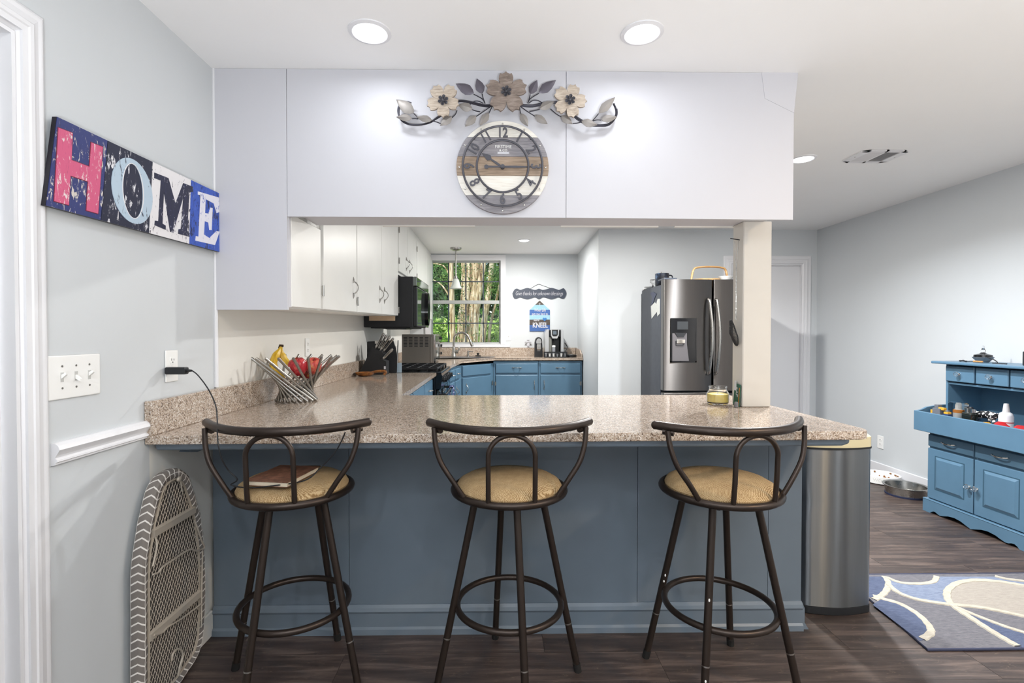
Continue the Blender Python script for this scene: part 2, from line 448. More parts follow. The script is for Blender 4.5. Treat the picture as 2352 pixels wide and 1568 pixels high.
# header above the bar: three clad sheets on a box, soffit and lip
hd = MB(); hd.box(-.872, 2.16, 1.785, 1.262, 2.46, H); hd.box(-.872, 2.15, 1.755, 1.268, 2.168, H)
hd.box(W, 2.15, 1.37, -.877, 2.168, H)
header = struct('wall_header', hd, M['white'])
def sheet(x0, x1, zb0, zb1, zt):
    m = MB().prism([(x0, zb0), (x1, zb1), (x1, zt), (x0, zt)], UDV, 2.135, 2.15)
    return struct('panel', m, M['white'], header)
sheet(W + .012, -.8795, 1.358, 1.358, H - .001); sheet(-.8775, .2995, 1.751, 1.750, H - .001); sheet(.3015, 1.276, 1.750, 1.745, H - .001)
b = MB().prism([(1.135, H), (1.15, 2.26), (1.276, 2.2), (1.292, H)], UDV, 2.1335, 2.1352); struct('trim_1', b, M['white'])
b = MB().cyl((W + .006, 2.142, 1.03), (W + .006, 2.142, H), .0085, n=8); struct('trim_2', b, M['trim'])
# cabinet fillers of the soffit (thin seams)
for (a, c) in ((-.55, -.1), (.32, .8), (.88, 1.25)):
    struct('trim_3', MB().box(a, 2.452, 1.779, c, 2.464, 1.7855), M['cream'])
# post
pb = MB().box(1.164, 2.338, .9105, 1.299, 2.442, 1.785, .004); struct('trim_4', pb, M['postp'])

# door casing of the left doorway: four stepped mouldings in one profile, mitred
prof = [(0, 0), (.012, .010), (.012, .017), (.030, .017), (.034, .020), (.046, .020), (.052, .014), (.070, .012), (.078, .013), (.083, .013), (.092, .009), (.092, 0)]
def casing(name, y0, y1, zt, X, parent=None, sgn=1, mat=None, fn=None):
    """profile (away from the opening, out of the wall) swept up, over and down"""
    m = MB(); rows = []
    for (a, d) in prof:
        a *= .84 if X else 1
        rows.append([(y1 + a, 0, d), (y1 + a, zt + a, d), (y0 - a, zt + a, d), (y0 - a, 0, d)])
    vs = [[m.bm.verts.new(fn(*p)) for p in r] for r in rows]
    for i in range(len(vs) - 1):
        for k in range(3): m.bm.faces.new([vs[i][k], vs[i][k + 1], vs[i + 1][k + 1], vs[i + 1][k]])
    return struct(name, m, M['trim'], parent)
casing('trim_5', .42, 1.262, 2.0, W, fn=lambda u, v, d: (W + d, u, v))
b = MB(); b.box(W - WT, 1.252, 0, W + .008, 1.262, 2.0); b.box(W - WT, .42, 0, W + .008, .43, 2.0); b.box(W - WT, .43, 1.99, W + .008, 1.252, 2.0)
b.box(W - .07, 1.24, 0, W - .03, 1.252, 1.99); b.box(W - .07, .43, 1.978, W - .03, 1.24, 1.99)
struct('door_1', b, M['trim'])
# chair rail: profile extruded along the wall
cp = [(0, .962), (.010, .962), (.020, .955), (.024, .944), (.014, .928), (.011, .922), (.017, .917), (.018, .912), (.012, .909), (.012, .904), (.006, .902), (0, .902)]
b = MB().prism(cp, lambda u, v, d: (W + u, d, v), 1.354, 1.735); struct('trim_6', b, M['trim'])
# baseboards
b = MB().box(W, 1.36, 0, W + .013, 2.09, .105, .003); struct('baseboard_left', b, M['cream'])
b = MB().box(XR - .014, YBACK, 0, XR, GY0 - .081, .1, .004).box(XR - .014, GY1 + .081, 0, XR, YF, .1, .004); struct('baseboard_right', b, M['trim'])
# far door
casing('trim_7', 2.53, 3.29, 2.0, 0, fn=lambda u, v, d: (u, YF - d, v))
d2 = struct('door_2', MB().box(2.54, YF + .03, .008, 3.282, YF + .065, 1.99), M['trim'])
struct('door_2', MB().box(2.53, YF + .002, 0, 2.54, YF + .11, 2.0).box(3.282, YF + .002, 0, 3.3, YF + .11, 2.0).box(2.54, YF + .002, 1.99, 3.282, YF + .11, 2.0), M['trim'])

# kitchen window
wf = MB()
wf.box(WX0 - .07, YB - .022, WZ0 - .0, WX0, YB - .001, WZ1 + .075); wf.box(WX1, YB - .022, WZ0 - .0, WX1 + .07, YB - .001, WZ1 + .075); wf.box(WX0, YB - .022, WZ1, WX1, YB - .001, WZ1 + .075)
wf.box(WX0 - .07, YB - .03, WZ0 - .045, WX1 + .13, YB - .001, WZ0 - .004, .004); wf.box(WX0, YB, WZ0 - .004, WX1, YB + .14, WZ0 + .006)
win = struct('window_1', wf, M['trim'])
alu = plain('aluminium_frame', '#b4b6b4', .4, .4); dk = plain('dark_window_bar', '#3c4450', .5)
zm = 1.70
fr = MB()
for (z0, z1, yy) in ((WZ0 + .006, zm, YB + .05), (zm, WZ1, YB + .075)):
    s = .02
    fr.box(WX0, yy, z0, WX0 + s, yy + .025, z1); fr.box(WX1 - s, yy, z0, WX1, yy + .025, z1)
    fr.box(WX0 + s, yy, z0, WX1 - s, yy + .025, z0 + s); fr.box(WX0 + s, yy, z1 - s, WX1 - s, yy + .025, z1)
fr.box(WX0, YB + .045, zm - .02, WX1, YB + .1, zm + .028)
fr.box(WX0, YB + .1, WZ0, WX0 + .02, YB + .14, WZ1).box(WX1 - .02, YB + .1, WZ0, WX1, YB + .14, WZ1)
struct('sash', fr, alu, win)
pwid = (WX1 - WX0) / 4
for (z0, z1, yy) in ((WZ0 + .02, zm - .02, YB + .06), (zm + .028, WZ1 - .02, YB + .085)):
    for i in range(1, 4): struct('muntin', MB().box(WX0 + i * pwid - .008, yy - .004, z0, WX0 + i * pwid + .008, yy + .01, z1), dk, win)
    struct('muntin', MB().box(WX0 + .02, yy - .004, (z0 + z1) / 2 - .008, WX1 - .02, yy + .01, (z0 + z1) / 2 + .008), dk, win)
    for i in range(4):
        for k in range(2):
            h = (z1 - z0) / 2
            struct('pane', MB().box(WX0 + i * pwid + .006, yy + .001, z0 + k * h, WX0 + (i + 1) * pwid - .006, yy + .005, z0 + (k + 1) * h), M['pane'], win)
for px in (1075, 1120):
    q = P(px, 789, Y=YB + .03); struct('window_lift', MB().box(q.x - .03, YB + .03, WZ0 + .008, q.x + .03, YB + .052, WZ0 + .022), alu, win)

# ================================================================ OUTSIDE
def grassmat():
    t = NT('lawn'); n = t.noise(t.co(), 6, 5); return t.set(t.ramp(n, [(.3, '#a9bd68'), (.6, '#d6dca0'), (.8, '#eeeac8')]), .9)
struct('lawn', MB().box(-14, -14, -.5, 22, 40, -.4), grassmat())
def barkmat():
    t = NT('pale_bark'); g = t.noise(t.co((14, 14, 1.2)), 2, 6, .6, .8)
    t.bump(g, .6, .03)
    return t.set(t.ramp(g, [(.32, '#3d2c1e'), (.42, '#8d7250'), (.52, '#cdb994'), (.66, '#efe5d0')]), .9)
BARK = barkmat()
def leafmat(name, a, b, c):
    t = NT(name); oi = t.n('ObjectInfo'); n = t.noise(t.co(), 3, 3)
    m = t.set(t.ramp(n, [(.35, a), (.5, b), (.68, c)]), .7); t.b.inputs['Subsurface Weight'].default_value = 0
    return m
LEAF = [leafmat('leaf_dark', '#1f3d1c', '#3d6b2e', '#6f9a48'), leafmat('leaf_bright', '#6f9a3c', '#a9cc62', '#dcea9c'), leafmat('leaf_mid', '#335a28', '#6f9848', '#b2c878')]
def leaves(n, c, ext, size, seed):
    rnd = random.Random(seed); m = MB(); vs = []; fs = []
    cl = [(rnd.uniform(-1, 1), rnd.uniform(-1, 1), rnd.uniform(-1, 1)) for _ in range(max(6, n // 70))]
    for i in range(n):
        k = cl[rnd.randrange(len(cl))]
        p = Vector((c[0] + (k[0] + rnd.gauss(0, .16)) * ext[0], c[1] + (k[1] + rnd.gauss(0, .16)) * ext[1], c[2] + (k[2] + rnd.gauss(0, .14)) * ext[2]))
        a = Vector((rnd.gauss(0, 1), rnd.gauss(0, 1), rnd.gauss(0, .6) - .5)).normalized(); q = a.cross(Vector((rnd.gauss(0, 1), rnd.gauss(0, 1), rnd.gauss(0, 1)))).normalized()
        s = size * rnd.uniform(.6, 1.3); j = len(vs)
        vs += [p - a * s, p + q * s * .35, p + a * s, p - q * s * .35]; fs.append((j, j + 1, j + 2, j + 3))
    me = bpy.data.meshes.new('tmp'); me.from_pydata([tuple(v) for v in vs], [], fs); m.bm.from_mesh(me); bpy.data.meshes.remove(me)
    return m
def limb(root, name, pts, r0, r1, flute=.12, seed=0):
    rnd = random.Random(seed); pp = smoothpath(pts, 7); k = len(pp)
    rs = [(r0 + (r1 - r0) * i / (k - 1)) * (1 + rnd.uniform(-flute, flute)) for i in range(k)]
    return obj(name, MB().tube(pp, rs, 12), BARK, root, True)
YT = 10.6
def tp(px, py, Y): q = P(px, py, Y=Y); return (q.x, q.y, q.z)
t1 = thing('tree', 'slender pale straight tree trunk beyond the kitchen window', 'tree', (-.9, YT, -.42))
q = [tp(1040, 830, YT), tp(1040, 770, YT), tp(1038, 690, YT), tp(1036, 600, YT), tp(1035, 480, YT)]; q[0] = (q[0][0], YT, -.42)
limb(t1, 'trunk', q, .062, .052, .05, 1)
limb(t1, 'branch', [tp(1038, 690, YT), tp(1015, 655, YT + .1), tp(990, 640, YT + .2)], .02, .008, .1, 2)
limb(t1, 'branch', [tp(1036, 640, YT), tp(1018, 610, YT + .1), tp(985, 605, YT + .3)], .018, .006, .1, 3)
obj('foliage', leaves(4500, (t1.location.x - .6, YT + .5, 2.3), (.9, .3, 1.2), .03, 11), LEAF[0], t1, kind='stuff', hard=False)
YT2 = 12.4
t2 = thing('tree', 'thick fluted pale tree with several stems in middle of window view', 'tree', (-.35, YT2, -.42))
base = tp(1070, 800, YT2)
for i, (pts, r0, r1) in enumerate([
        ([(1066, 830), (1064, 760), (1070, 690), (1078, 620), (1062, 500)], .17, .1),
        ([(1080, 830), (1086, 760), (1088, 690), (1092, 610), (1095, 480)], .2, .16),
        ([(1088, 830), (1093, 740), (1102, 660), (1112, 590), (1122, 480)], .12, .09),
        ([(1060, 830), (1055, 760), (1064, 680), (1065, 600), (1068, 500)], .1, .08)]):
    q = [tp(px, py, YT2 + .12 * (i % 2) - .05 * i) for px, py in pts]; q[0] = (q[0][0], q[0][1], -.42)
    limb(t2, 'trunk', q, r0 * .66, r1 * .7, .14, 20 + i)
limb(t2, 'branch', [tp(1074, 745, YT2 - .2), tp(1060, 715, YT2 - .3), tp(1052, 730, YT2 - .35)], .05, .02, .1, 30)
obj('foliage', leaves(6000, (.1, YT2 + .5, 2.9), (1.5, .3, .6), .032, 12), LEAF[2], t2, kind='stuff', hard=False)
YT3 = 14.2
t3 = thing('tree', 'leaning thin tree with green sprays at window edge nearest wall signs', 'tree', (.2, YT3, -.42))
for i, (pts, r0, r1) in enumerate([([(1103, 830), (1110, 760), (1120, 690), (1128, 620), (1138, 480)], .1, .07), ([(1118, 830), (1124, 770), (1130, 730), (1140, 690), (1150, 640)], .05, .03)]):
    q = [tp(px, py, YT3 + .2 * i) for px, py in pts]; q[0] = (q[0][0], q[0][1], -.42)
    limb(t3, 'trunk', q, r0, r1, .1, 40 + i)
obj('foliage', leaves(9000, (.66, YT3, 1.9), (.6, .35, 1.2), .034, 13), LEAF[2], t3, kind='stuff', hard=False)
h1 = thing('hedge', 'dark evergreen bushes far behind the tree trunks', 'hedge', (0, 19, -.42))
obj('foliage', leaves(15000, (-.5, 19, 3.0), (4.2, .7, 2.2), .2, 14), LEAF[0], h1, kind='stuff', hard=False)
obj('branch', MB().tube([(-1, 19, -.42), (-1, 19, 2), (-.6, 19, 4)], [.12, .09, .04], 8), BARK, h1)
h2 = thing('hedge', 'sunlit yellow green shrubs low beyond the window', 'hedge', (-1, 15.5, -.42))
obj('foliage', leaves(7000, (-.8, 15.5, .9), (3.4, .6, .75), .12, 15), LEAF[1], h2, kind='stuff', hard=False)
obj('branch', MB().tube([(-1, 15.5, -.42), (-1, 15.5, .5), (-.8, 15.5, 1.2)], [.05, .04, .02], 8), BARK, h2)

# ================================================================ WORKTOPS
def top(poly, z, th=.03, name='top', parent=None):
    """poly of (x, y[, z])"""
    m = MB(); A = []; Bv = []
    for p in poly:
        zz = p[2] if len(p) > 2 else z
        A.append(m.bm.verts.new((p[0], p[1], zz - th))); Bv.append(m.bm.verts.new((p[0], p[1], zz)))
    n = len(poly); m.bm.faces.new(A[::-1]); m.bm.faces.new(Bv)
    for i in range(n): m.bm.faces.new([A[i], A[(i + 1) % n], Bv[(i + 1) % n], Bv[i]])
    es = [e for e in m.bm.edges if abs(e.verts[0].co.z - e.verts[1].co.z) < .05]
    bmesh.ops.bevel(m.bm, geom=es, offset=.004, segments=2, affect='EDGES', profile=.5)
    return obj(name, m, M['granite'], parent, True)
ct = thing('countertop', 'speckled granite bar counter with run along the wall to the range', 'countertop', (.1, 2.25, .88))
yf0, yf1 = 1.708, 1.752
corner = [(1.345 - .05 + .05 * math.cos(R(a)), 1.752 + .05 + .05 * math.sin(R(a))) for a in (-90, -70, -50, -30, -10, 0)]
top([(W + .002, yf0)] + corner + [(1.325, 2.822), (-.535, 2.822), (-.528, 4.478), (W + .002, 4.478)], .91, parent=ct)
obj('backsplash', MB().box(W + .001, yf0, .9095, W + .028, 4.478, 1.027, .003), M['granite'], ct)
ct2 = thing('countertop', 'granite corner counter holding the sink under the kitchen window', 'countertop', (-.3, 6.5, .9))
zf = [(W + .002, 5.335, .917), (-.478, 5.335, .917), (-.405, 5.94, .94), (-.015, 6.42, .948), (1.128, 6.42, .948), (1.148, YB - .002, .948), (W + .002, YB - .002, .948)]
top(zf, 0, parent=ct2)
obj('backsplash', MB().box(W + .03, YB - .026, .947, 1.12, YB - .002, 1.066, .003), M['granite'], ct2)
bs = MB().prism([(6.45, .947), (YB - .026, .947), (YB - .026, 1.066), (6.62, 1.05), (6.5, 1.0), (6.45, 1.0)], lambda u, v, d: (d + (u - 6.45) * .03, u, v), 1.106, 1.125); obj('backsplash', bs, M['granite'], ct2)
obj('backsplash', MB().box(W + .001, 5.335, .915, W + .026, YB - .03, 1.03, .003), M['granite'], ct2)

# bar front: panels, base moulding, sub-top with rounded end, bracket
bar = thing('breakfast_bar', 'blue painted bar front under the granite counter behind the stools', 'bar', (.06, 2.12, 0))
def ysheet(x): return 2.102 - (x + 1.18) * .008
for (a, c) in ((W + .012, -.615), (-.613, .60), (.602, 1.158), (1.16, 1.302)):
    m = MB().prism([(a, 0), (c, 0), (c, .865), (a, .865)], UDV, 2.098, 2.125); obj('panel', m, M['bluebar'], bar)
obj('carcass', MB().box(W + .002, 2.125, .06, 1.296, 2.78, .876), M['bluebar'], bar)
bp = [(0, 0), (.022, 0), (.02, .022), (.012, .03), (.012, .085), (.017, .095), (.012, .108), (.005, .12), (0, .12)]
m = MB().prism(bp, lambda u, v, d: (d, 2.098 - u, v), W + .013, 1.302)
obj('base_moulding', m, M['bluebar'], bar)
m = MB().prism([(0, 0), (-.03, 0), (-.012, .03), (-.012, .09), (0, .12), (0, .12)][:5], lambda u, v, d: (1.302 - u, d, v), 2.09, 2.76); obj('base_moulding', m, M['bluebar'], bar)
sp = rrect(0, 0, .03, .028, .012, 3)
m = MB().prism([(W + .02, 1.74), (1.25, 1.772), (1.29, 1.80), (1.296, 1.85), (1.29, 2.78), (W + .003, 2.78), (W + .003, 1.76)], XYZ, .852, .8795)
bmesh.ops.bevel(m.bm, geom=[e for e in m.bm.edges if all(v.co.z < .86 for v in e.verts)], offset=.012, segments=3, affect='EDGES', profile=.5)
obj('sub_top', m, M['bluebar'], bar, True)
m = MB().prism([(2.097, .852), (1.82, .852), (1.80, .835), (1.85, .822), (2.097, .822)], DUV, -1.13, -1.095); obj('bracket', m, M['bluebar'], bar)
m = MB().prism([(2.097, .852), (1.9, .852), (1.98, .80), (2.097, .79)], DUV, -.9, -.87); obj('bracket', m, M['bluebar'], bar)

# ================================================================ CABINETS
def pull(y0, parent, P0, along, out, L=.1, mat=None):
    """bow handle with spear ends; P0 centre, along and out unit vectors"""
    a = Vector(along); o = Vector(out); c = Vector(P0); pts = []
    for i in range(9):
        t = -1 + i / 4; pts.append(c + a * (t * L * .32) + o * (.006 + .026 * (1 - t * t)))
    m = MB().tube(pts, .0035, 8)
    for s in (-1, 1):
        q = c + a * (s * L * .34)
        m.tube([q - a * s * .008 + o * .001, q + o * .006, q + a * s * .012 + o * .004, q + a * s * .026 + o * .002], [.004, .006, .0035, .001], 8)
        m.tube([q + o * .0, q + o * .008], [.005, .004], 8)
    return obj('handle', m, mat or M['nickel'], parent, True)
def hinge(parent, p, out, along=(0, 0, 1), side=(0, 1, 0), h=.055):
    m = MB(); c = Vector(p); o = Vector(out); a = Vector(along); s = Vector(side)
    A = c - a * h / 2; m.tube([A + o * .004, A + a * h + o * .004], .0055, 8)
    q = [c + a * t * h * .5 + s * w + o * .001 for t, w in ((-1, 0), (-.7, .018), (.7, .018), (1, 0))]
    q2 = [v + o * .002 for v in q]
    V = [m.bm.verts.new(v) for v in q]; U = [m.bm.verts.new(v) for v in q2]
    m.bm.faces.new(V); m.bm.faces.new(U[::-1])
    for i in range(4): m.bm.faces.new([V[i], V[(i + 1) % 4], U[(i + 1) % 4], U[i]])
    return obj('hinge', m, M['nickel'], parent, True)

SH = lambda co: Vector((co.x, co.y, co.z + .021 * (co.y - 2.14)))       # the old cabinets hang out of level
uc = thing('wall_cabinet', 'white wall cabinet of flat doors hanging above the fruit bowl counter', 'cabinet', (-1.03, 3.34, 1.37))
XF = -.893
obj('body', MB().box(W + .001, 2.17, 1.366, XF, 4.528, 1.80).box(W + .001, 2.47, 1.80, XF, 4.528, H - .055).warp(SH), M['cab'], uc)
for (a, c, hy, hs) in ((2.168, 2.531, None, 0), (2.568, 3.178, 3.1, 1), (3.19, 3.870, 3.80, 1), (3.882, 4.526, 3.955, -1)):
    t = 1.782 if a < 2.46 else 2.26
    m = MB().box(XF, a, 1.371, XF + .018, min(c, 2.455) if False else c, t if a > 2.46 else 1.77, .003).warp(SH)
    d = obj('door', m, M['cab'], uc)
    if hy: pull(0, d, SH(Vector((XF + .018, hy, 1.52))), (0, 0, 1), (1, 0, 0), .12)
for (y, z) in ((2.55, 1.465), (3.186, 1.44), (4.529, 1.42)): hinge(uc, SH(Vector((XF + .019, y, z))), (1, 0, 0), side=(0, -1 if y < 4 else -1, 0))
obj('edge_strip', MB().box(W + .06, 4.50, 1.325, XF - .01, 4.526, 1.368).warp(SH), M['tan'], uc)
uc2 = thing('wall_cabinet', 'small white two door cabinet above the microwave', 'cabinet', (-1.03, 4.95, 1.8))
obj('body', MB().box(W + .001, 4.532, 1.80, XF, 5.598, H - .002), M['cab'], uc2)
for (a, c, hy) in ((4.57, 5.015, 4.93), (5.03, 5.585, 5.12)):
    d = obj('door', MB().box(XF, a, 1.826, XF + .018, c, 2.30, .003), M['cab'], uc2); pull(0, d, (XF + .018, hy, 1.94), (0, 0, 1), (1, 0, 0), .13)
for (y, z, s) in ((4.565, 2.2, 1), (4.565, 1.92, 1), (5.592, 2.2, -1), (5.592, 1.9, -1)): hinge(uc2, (XF + .019, y, z), (1, 0, 0), side=(0, s, 0))
uc3 = thing('wall_cabinet', 'tall narrow white cabinet between microwave and kitchen window', 'cabinet', (-1.03, 6.3, 1.44))
obj('body', MB().box(W + .001, 5.602, 1.45, XF, YB - .003, H - .002), M['cab'], uc3)
obj('door', MB().box(XF, 5.62, 1.455, XF + .018, 6.34, 2.3, .003), M['cab'], uc3); obj('door', MB().box(XF, 6.355, 1.455, XF + .018, YB - .02, 2.3, .003), M['cab'], uc3)
hinge(uc3, (XF + .019, 5.61, 2.2), (1, 0, 0)); obj('edge_strip', MB().box(XF - .12, 5.602, 1.42, XF + .012, 5.63, 1.449), M['tan'], uc3)

# base cabinets: left run, far run, corner, back
def front(parent, name, a, b2, z0, z1, mat=None, th=.018, raised=True):
    """a door or drawer front between ground points a and b (front plane), outward normal to the right-hand side of a->b"""
    a = Vector((*a, 0)); b2 = Vector((*b2, 0)); d = (b2 - a); L = d.length; d.normalize(); n = Vector((d.y, -d.x, 0))
    m = MB().box(0, 0, z0, L, th, z1, .005)
    m.xf(Matrix(((d.x, n.x, 0, a.x), (d.y, n.y, 0, a.y), (0, 0, 1, 0), (0, 0, 0, 1))))
    return obj(name, m, mat or M['blue'], parent), d, n, a
bc = thing('base_cabinet', 'blue base cabinet under the counter near the range', 'cabinet', (-.86, 3.65, 0))
obj('body', MB().box(W + .02, 2.80, .1, -.575, 4.472, .878).box(W + .05, 2.8, 0, -.65, 4.472, .1), M['blue'], bc)
for (a, c) in ((2.84, 3.38), (3.42, 3.92), (3.96, 4.45)):
    f, d, n, o = front(bc, 'drawer', (-.575, a), (-.575, c), .70, .855); pull(0, f, o + d * (c - a) / 2 + n * .018 + Vector((0, 0, .78)), d, n, .1)
    f, d, n, o = front(bc, 'door', (-.575, a), (-.575, c), .13, .68); pull(0, f, o + d * (c - a - .07) + n * .018 + Vector((0, 0, .58)), (0, 0, 1), n, .1)
bk = thing('base_cabinet', 'narrow blue cabinet between the range and the corner sink cabinet', 'cabinet', (-.8, 5.6, 0))
A0, A1 = (-.505, 5.34), (-.43, 5.93)
m = MB().prism([(W + .02, 5.34), A0, A1, (W + .02, 5.93)], XYZ, .1, .884).prism([(W + .02, 5.34), (-.57, 5.34), (-.5, 5.93), (W + .02, 5.93)], XYZ, 0, .1); obj('body', m, M['blue'], bk)
lp = lambda A, B, t: (A[0] + (B[0] - A[0]) * t, A[1] + (B[1] - A[1]) * t)
for (t0, t1) in ((.05, .46), (.52, .95)):
    f, d, n, o = front(bk, 'drawer', lp(A0, A1, t0), lp(A0, A1, t1), .74, .86); pull(0, f, o + d * .12 + n * .018 + Vector((0, 0, .80)), d, n, .08)
    f, d, n, o = front(bk, 'door', lp(A0, A1, t0), lp(A0, A1, t1), .13, .72); pull(0, f, o + d * (.05 if t0 > .3 else .19) + n * .018 + Vector((0, 0, .6)), (0, 0, 1), n, .1)
C0, C1 = (-.43, 5.936), (-.03, 6.446)
ck = thing('base_cabinet', 'blue corner cabinet set diagonally below the sink', 'cabinet', (-.6, 6.45, 0))
m = MB().prism([(W + .02, 5.936), C0, C1, (-.03, YB - .03), (W + .02, YB - .03)], XYZ, .1, .88).prism([(W + .05, 5.95), (-.49, 5.95), (-.08, 6.5), (-.08, YB - .05), (W + .05, YB - .05)], XYZ, 0, .1); obj('body', m, M['blue'], ck)
f, d, n, o = front(ck, 'drawer', lp(C0, C1, .07), lp(C0, C1, .9), .75, .875, raised=False)
f, d, n, o = front(ck, 'door', lp(C0, C1, .07), lp(C0, C1, .9), .13, .728); pull(0, f, o + d * .06 + n * .018 + Vector((0, 0, .60)), (0, 0, 1), n, .12)
hinge(ck, Vector((*lp(C0, C1, .93), .63)) + n * .019, n, side=d)
xw0, xw1, xw2, xw3 = .002, .545, .58, 1.115
for i, (a, c) in enumerate(((-.026, .553), (.557, 1.118))):
    lab = ['blue cabinet with one drawer and door beside the corner sink cabinet', 'blue cabinet with one drawer and door below the coffee maker'][i]
    k = thing('base_cabinet', lab, 'cabinet', ((a + c) / 2, 6.7, 0), 'blue cabinets on the kitchen back wall')
    obj('body', MB().box(a, 6.446, .1, c, YB - .03, .905).box(a, 6.52, 0, c, YB - .05, .1), M['blue'], k)
    p, q = ((xw0, xw1), (xw2, xw3 - .02))[i]
    f, d, n, o = front(k, 'drawer', (p, 6.446), (q, 6.446), .752, .875); pull(0, f, o + d * (q - p) / 2 + n * .018 + Vector((0, 0, .822)), d, n, .12)
    f, d, n, o = front(k, 'door', (p, 6.446), (q, 6.446), .13, .728); pull(0, f, o + d * ((q - p - .045) if i == 0 else .045) + n * .018 + Vector((0, 0, .60)), (0, 0, 1), n, .12)
    hinge(k, (p - .008 if i == 0 else q + .008, 6.427, .62), (0, -1, 0), side=(1 if i == 0 else -1, 0, 0))

# ================================================================ RANGE, MICROWAVE, TOASTER OVEN
rg = thing('range', 'black gas range between the counters with cast iron grates', 'range', (-.85, 4.905, 0))
obj('body', MB().box(W + .03, 4.484, .06, -.535, 5.33, .90, .004).box(W + .08, 4.5, 0, -.6, 5.31, .06), M['black_gloss'], rg)
obj('cooktop', MB().box(W + .012, 4.482, .90, -.485, 5.332, .917, .006, 2), M['black_gloss'], rg, True)
obj('control_panel', MB().prism([(-.535, .76), (-.49, .765), (-.475, .88), (-.485, .90), (-.535, .90)], lambda u, v, d: (u, d, v), 4.484, 5.33), M['black_gloss'], rg)
for i in range(5):
    y = 4.62 + i * .145
    m = MB(); Mx = Matrix.Translation((-.482, y, .835)) @ Matrix.Rotation(R(84), 4, 'Y')
    m.lathe([(0, 0), (.028, 0), (.027, .012), (.02, .016), (.019, .036), (0, .038)], n=14, M=Mx); m.box(-.462, y - .005, .815, -.444, y + .005, .857, .002)
    obj('knob', m, M['plastic_k'], rg, True)
od = obj('oven_door', MB().box(-.535, 4.50, .2, -.505, 5.315, .75, .008, 2), M['mirror_oven'], rg)
obj('handle', MB().tube([(-.505, 4.55, .70), (-.455, 4.55, .705), (-.45, 4.58, .705), (-.45, 5.24, .705), (-.455, 5.27, .705), (-.505, 5.27, .70)], .012, 10), M['plastic_k'], od, True)
obj('drawer', MB().box(-.535, 4.50, .07, -.51, 5.315, .19, .006), M['black_gloss'], rg)
for s in range(3):
    y0 = 4.50 + s * .275; y1 = y0 + .262; m = MB(); x0, x1 = W + .07, -.52; z0, z1 = .935, .95
    for (a, c, e, f) in ((x0, y0, x1, y0 + .012), (x0, y1 - .012, x1, y1), (x0, y0 + .012, x0 + .012, y1 - .012), (x1 - .012, y0 + .012, x1, y1 - .012)): m.box(a, c, z0, e, f, z1, .002)
    for k in range(1, 6): m.box(x0 + .012 + k * (x1 - x0) / 6, y0 + .012, z0 + .002, x0 + .024 + k * (x1 - x0) / 6, y1 - .012, z1 + .003, .002)
    m.box(x0 + .012, (y0 + y1) / 2 - .006, z0, x1 - .012, (y0 + y1) / 2 + .006, z1)
    for (a, c) in ((x0, y0), (x0, y1 - .014), (x1 - .014, y0), (x1 - .014, y1 - .014)): m.box(a, c, .917, a + .014, c + .014, z0)
    obj('grate', m, M['iron'], rg)
for (bx, by) in ((-1.0, 4.65), (-.68, 4.65), (-1.0, 5.16), (-.68, 5.16), (-.84, 4.9)):
    obj('burner', MB().lathe([(0, .917), (.05, .917), (.05, .926), (.035, .928), (.035, .933), (0, .934)], (bx, by, 0), 18), M['iron'], rg, True)
tw = MB()
for k in range(2):
    xo = -.434 if k == 0 else -.466
    pts = [(.69 - .0 if k else .70, 0)]
    m0 = [(5.06 + .0 + j * .018, xo + .004 * math.sin(j * 1.7)) for j in range(9)]
    lo = .46 if k == 0 else .52
    V0 = [tw.bm.verts.new((x, y, .722)) for y, x in m0]; V1 = [tw.bm.verts.new((x * 1.0 + .006 * math.sin(j), y, lo)) for j, (y, x) in enumerate(m0)]
    for j in range(8): tw.bm.faces.new([V0[j], V0[j + 1], V1[j + 1], V1[j]])
tw.box(-.466, 5.06, .719, -.434, 5.204, .724)
def towelmat():
    t = NT('patterned_towel'); v = t.co(); ch = t.n('TexVoronoi', Scale=42); t.l(v, ch.inputs['Vector'])
    c = t.ramp(ch.outputs['Distance'], [(.25, '#c9d2e2'), (.4, '#3c4f92'), (.62, '#262c52')]); return t.set(c, .9)
o = solo('dish_towel', 'blue and white patterned towel hanging on the oven handle', 'towel', tw, towelmat())
sm = o.modifiers.new('thick', 'SOLIDIFY'); sm.thickness = .003

mw = thing('microwave', 'black over the range microwave with oval loop handle', 'microwave', (-.95, 4.95, 1.31))
obj('body', MB().box(W + .002, 4.545, 1.318, -.745, 5.36, 1.775, .004).box(W + .05, 4.6, 1.308, -.78, 5.3, 1.318), M['black_matte'], mw)
obj('vent_panel', MB().box(-.745, 4.547, 1.690, -.712, 5.358, 1.774, .006, 2), M['mirror_front'], mw)
md = obj('door', MB().box(-.745, 4.547, 1.322, -.71, 5.15, 1.684, .008, 2), M['black_matte'], mw)
obj('glass', MB().box(-.711, 4.56, 1.335, -.7065, 5.14, 1.675, .001), M['mirror_front'], md)
obj('control_panel', MB().box(-.745, 5.155, 1.322, -.712, 5.358, 1.684, .006, 2), M['mirror_front'], mw)
hp = []
for i in range(25):
    t = 2 * PI * i / 24; hp.append((5.085 + .062 * math.cos(t) * (1 if abs(math.sin(t)) < .8 else .8), 1.505 + .155 * math.sin(t)))
outer = [(5.085 + .075 * math.cos(2 * PI * i / 28), 1.505 + .165 * math.sin(2 * PI * i / 28)) for i in range(28)]
inner = [(5.085 + .046 * max(-.8, min(.8, math.cos(2 * PI * i / 28))), 1.505 + .118 * max(-.85, min(.85, math.sin(2 * PI * i / 28)))) for i in range(28)]
obj('handle', MB().ring(outer, inner, DUV, -.706, -.672), M['black_gloss'], md, True)
obj('underside_light', MB().box(-1.05, 4.8, 1.300, -.85, 5.1, 1.309, .002), M['plastic_k'], mw)

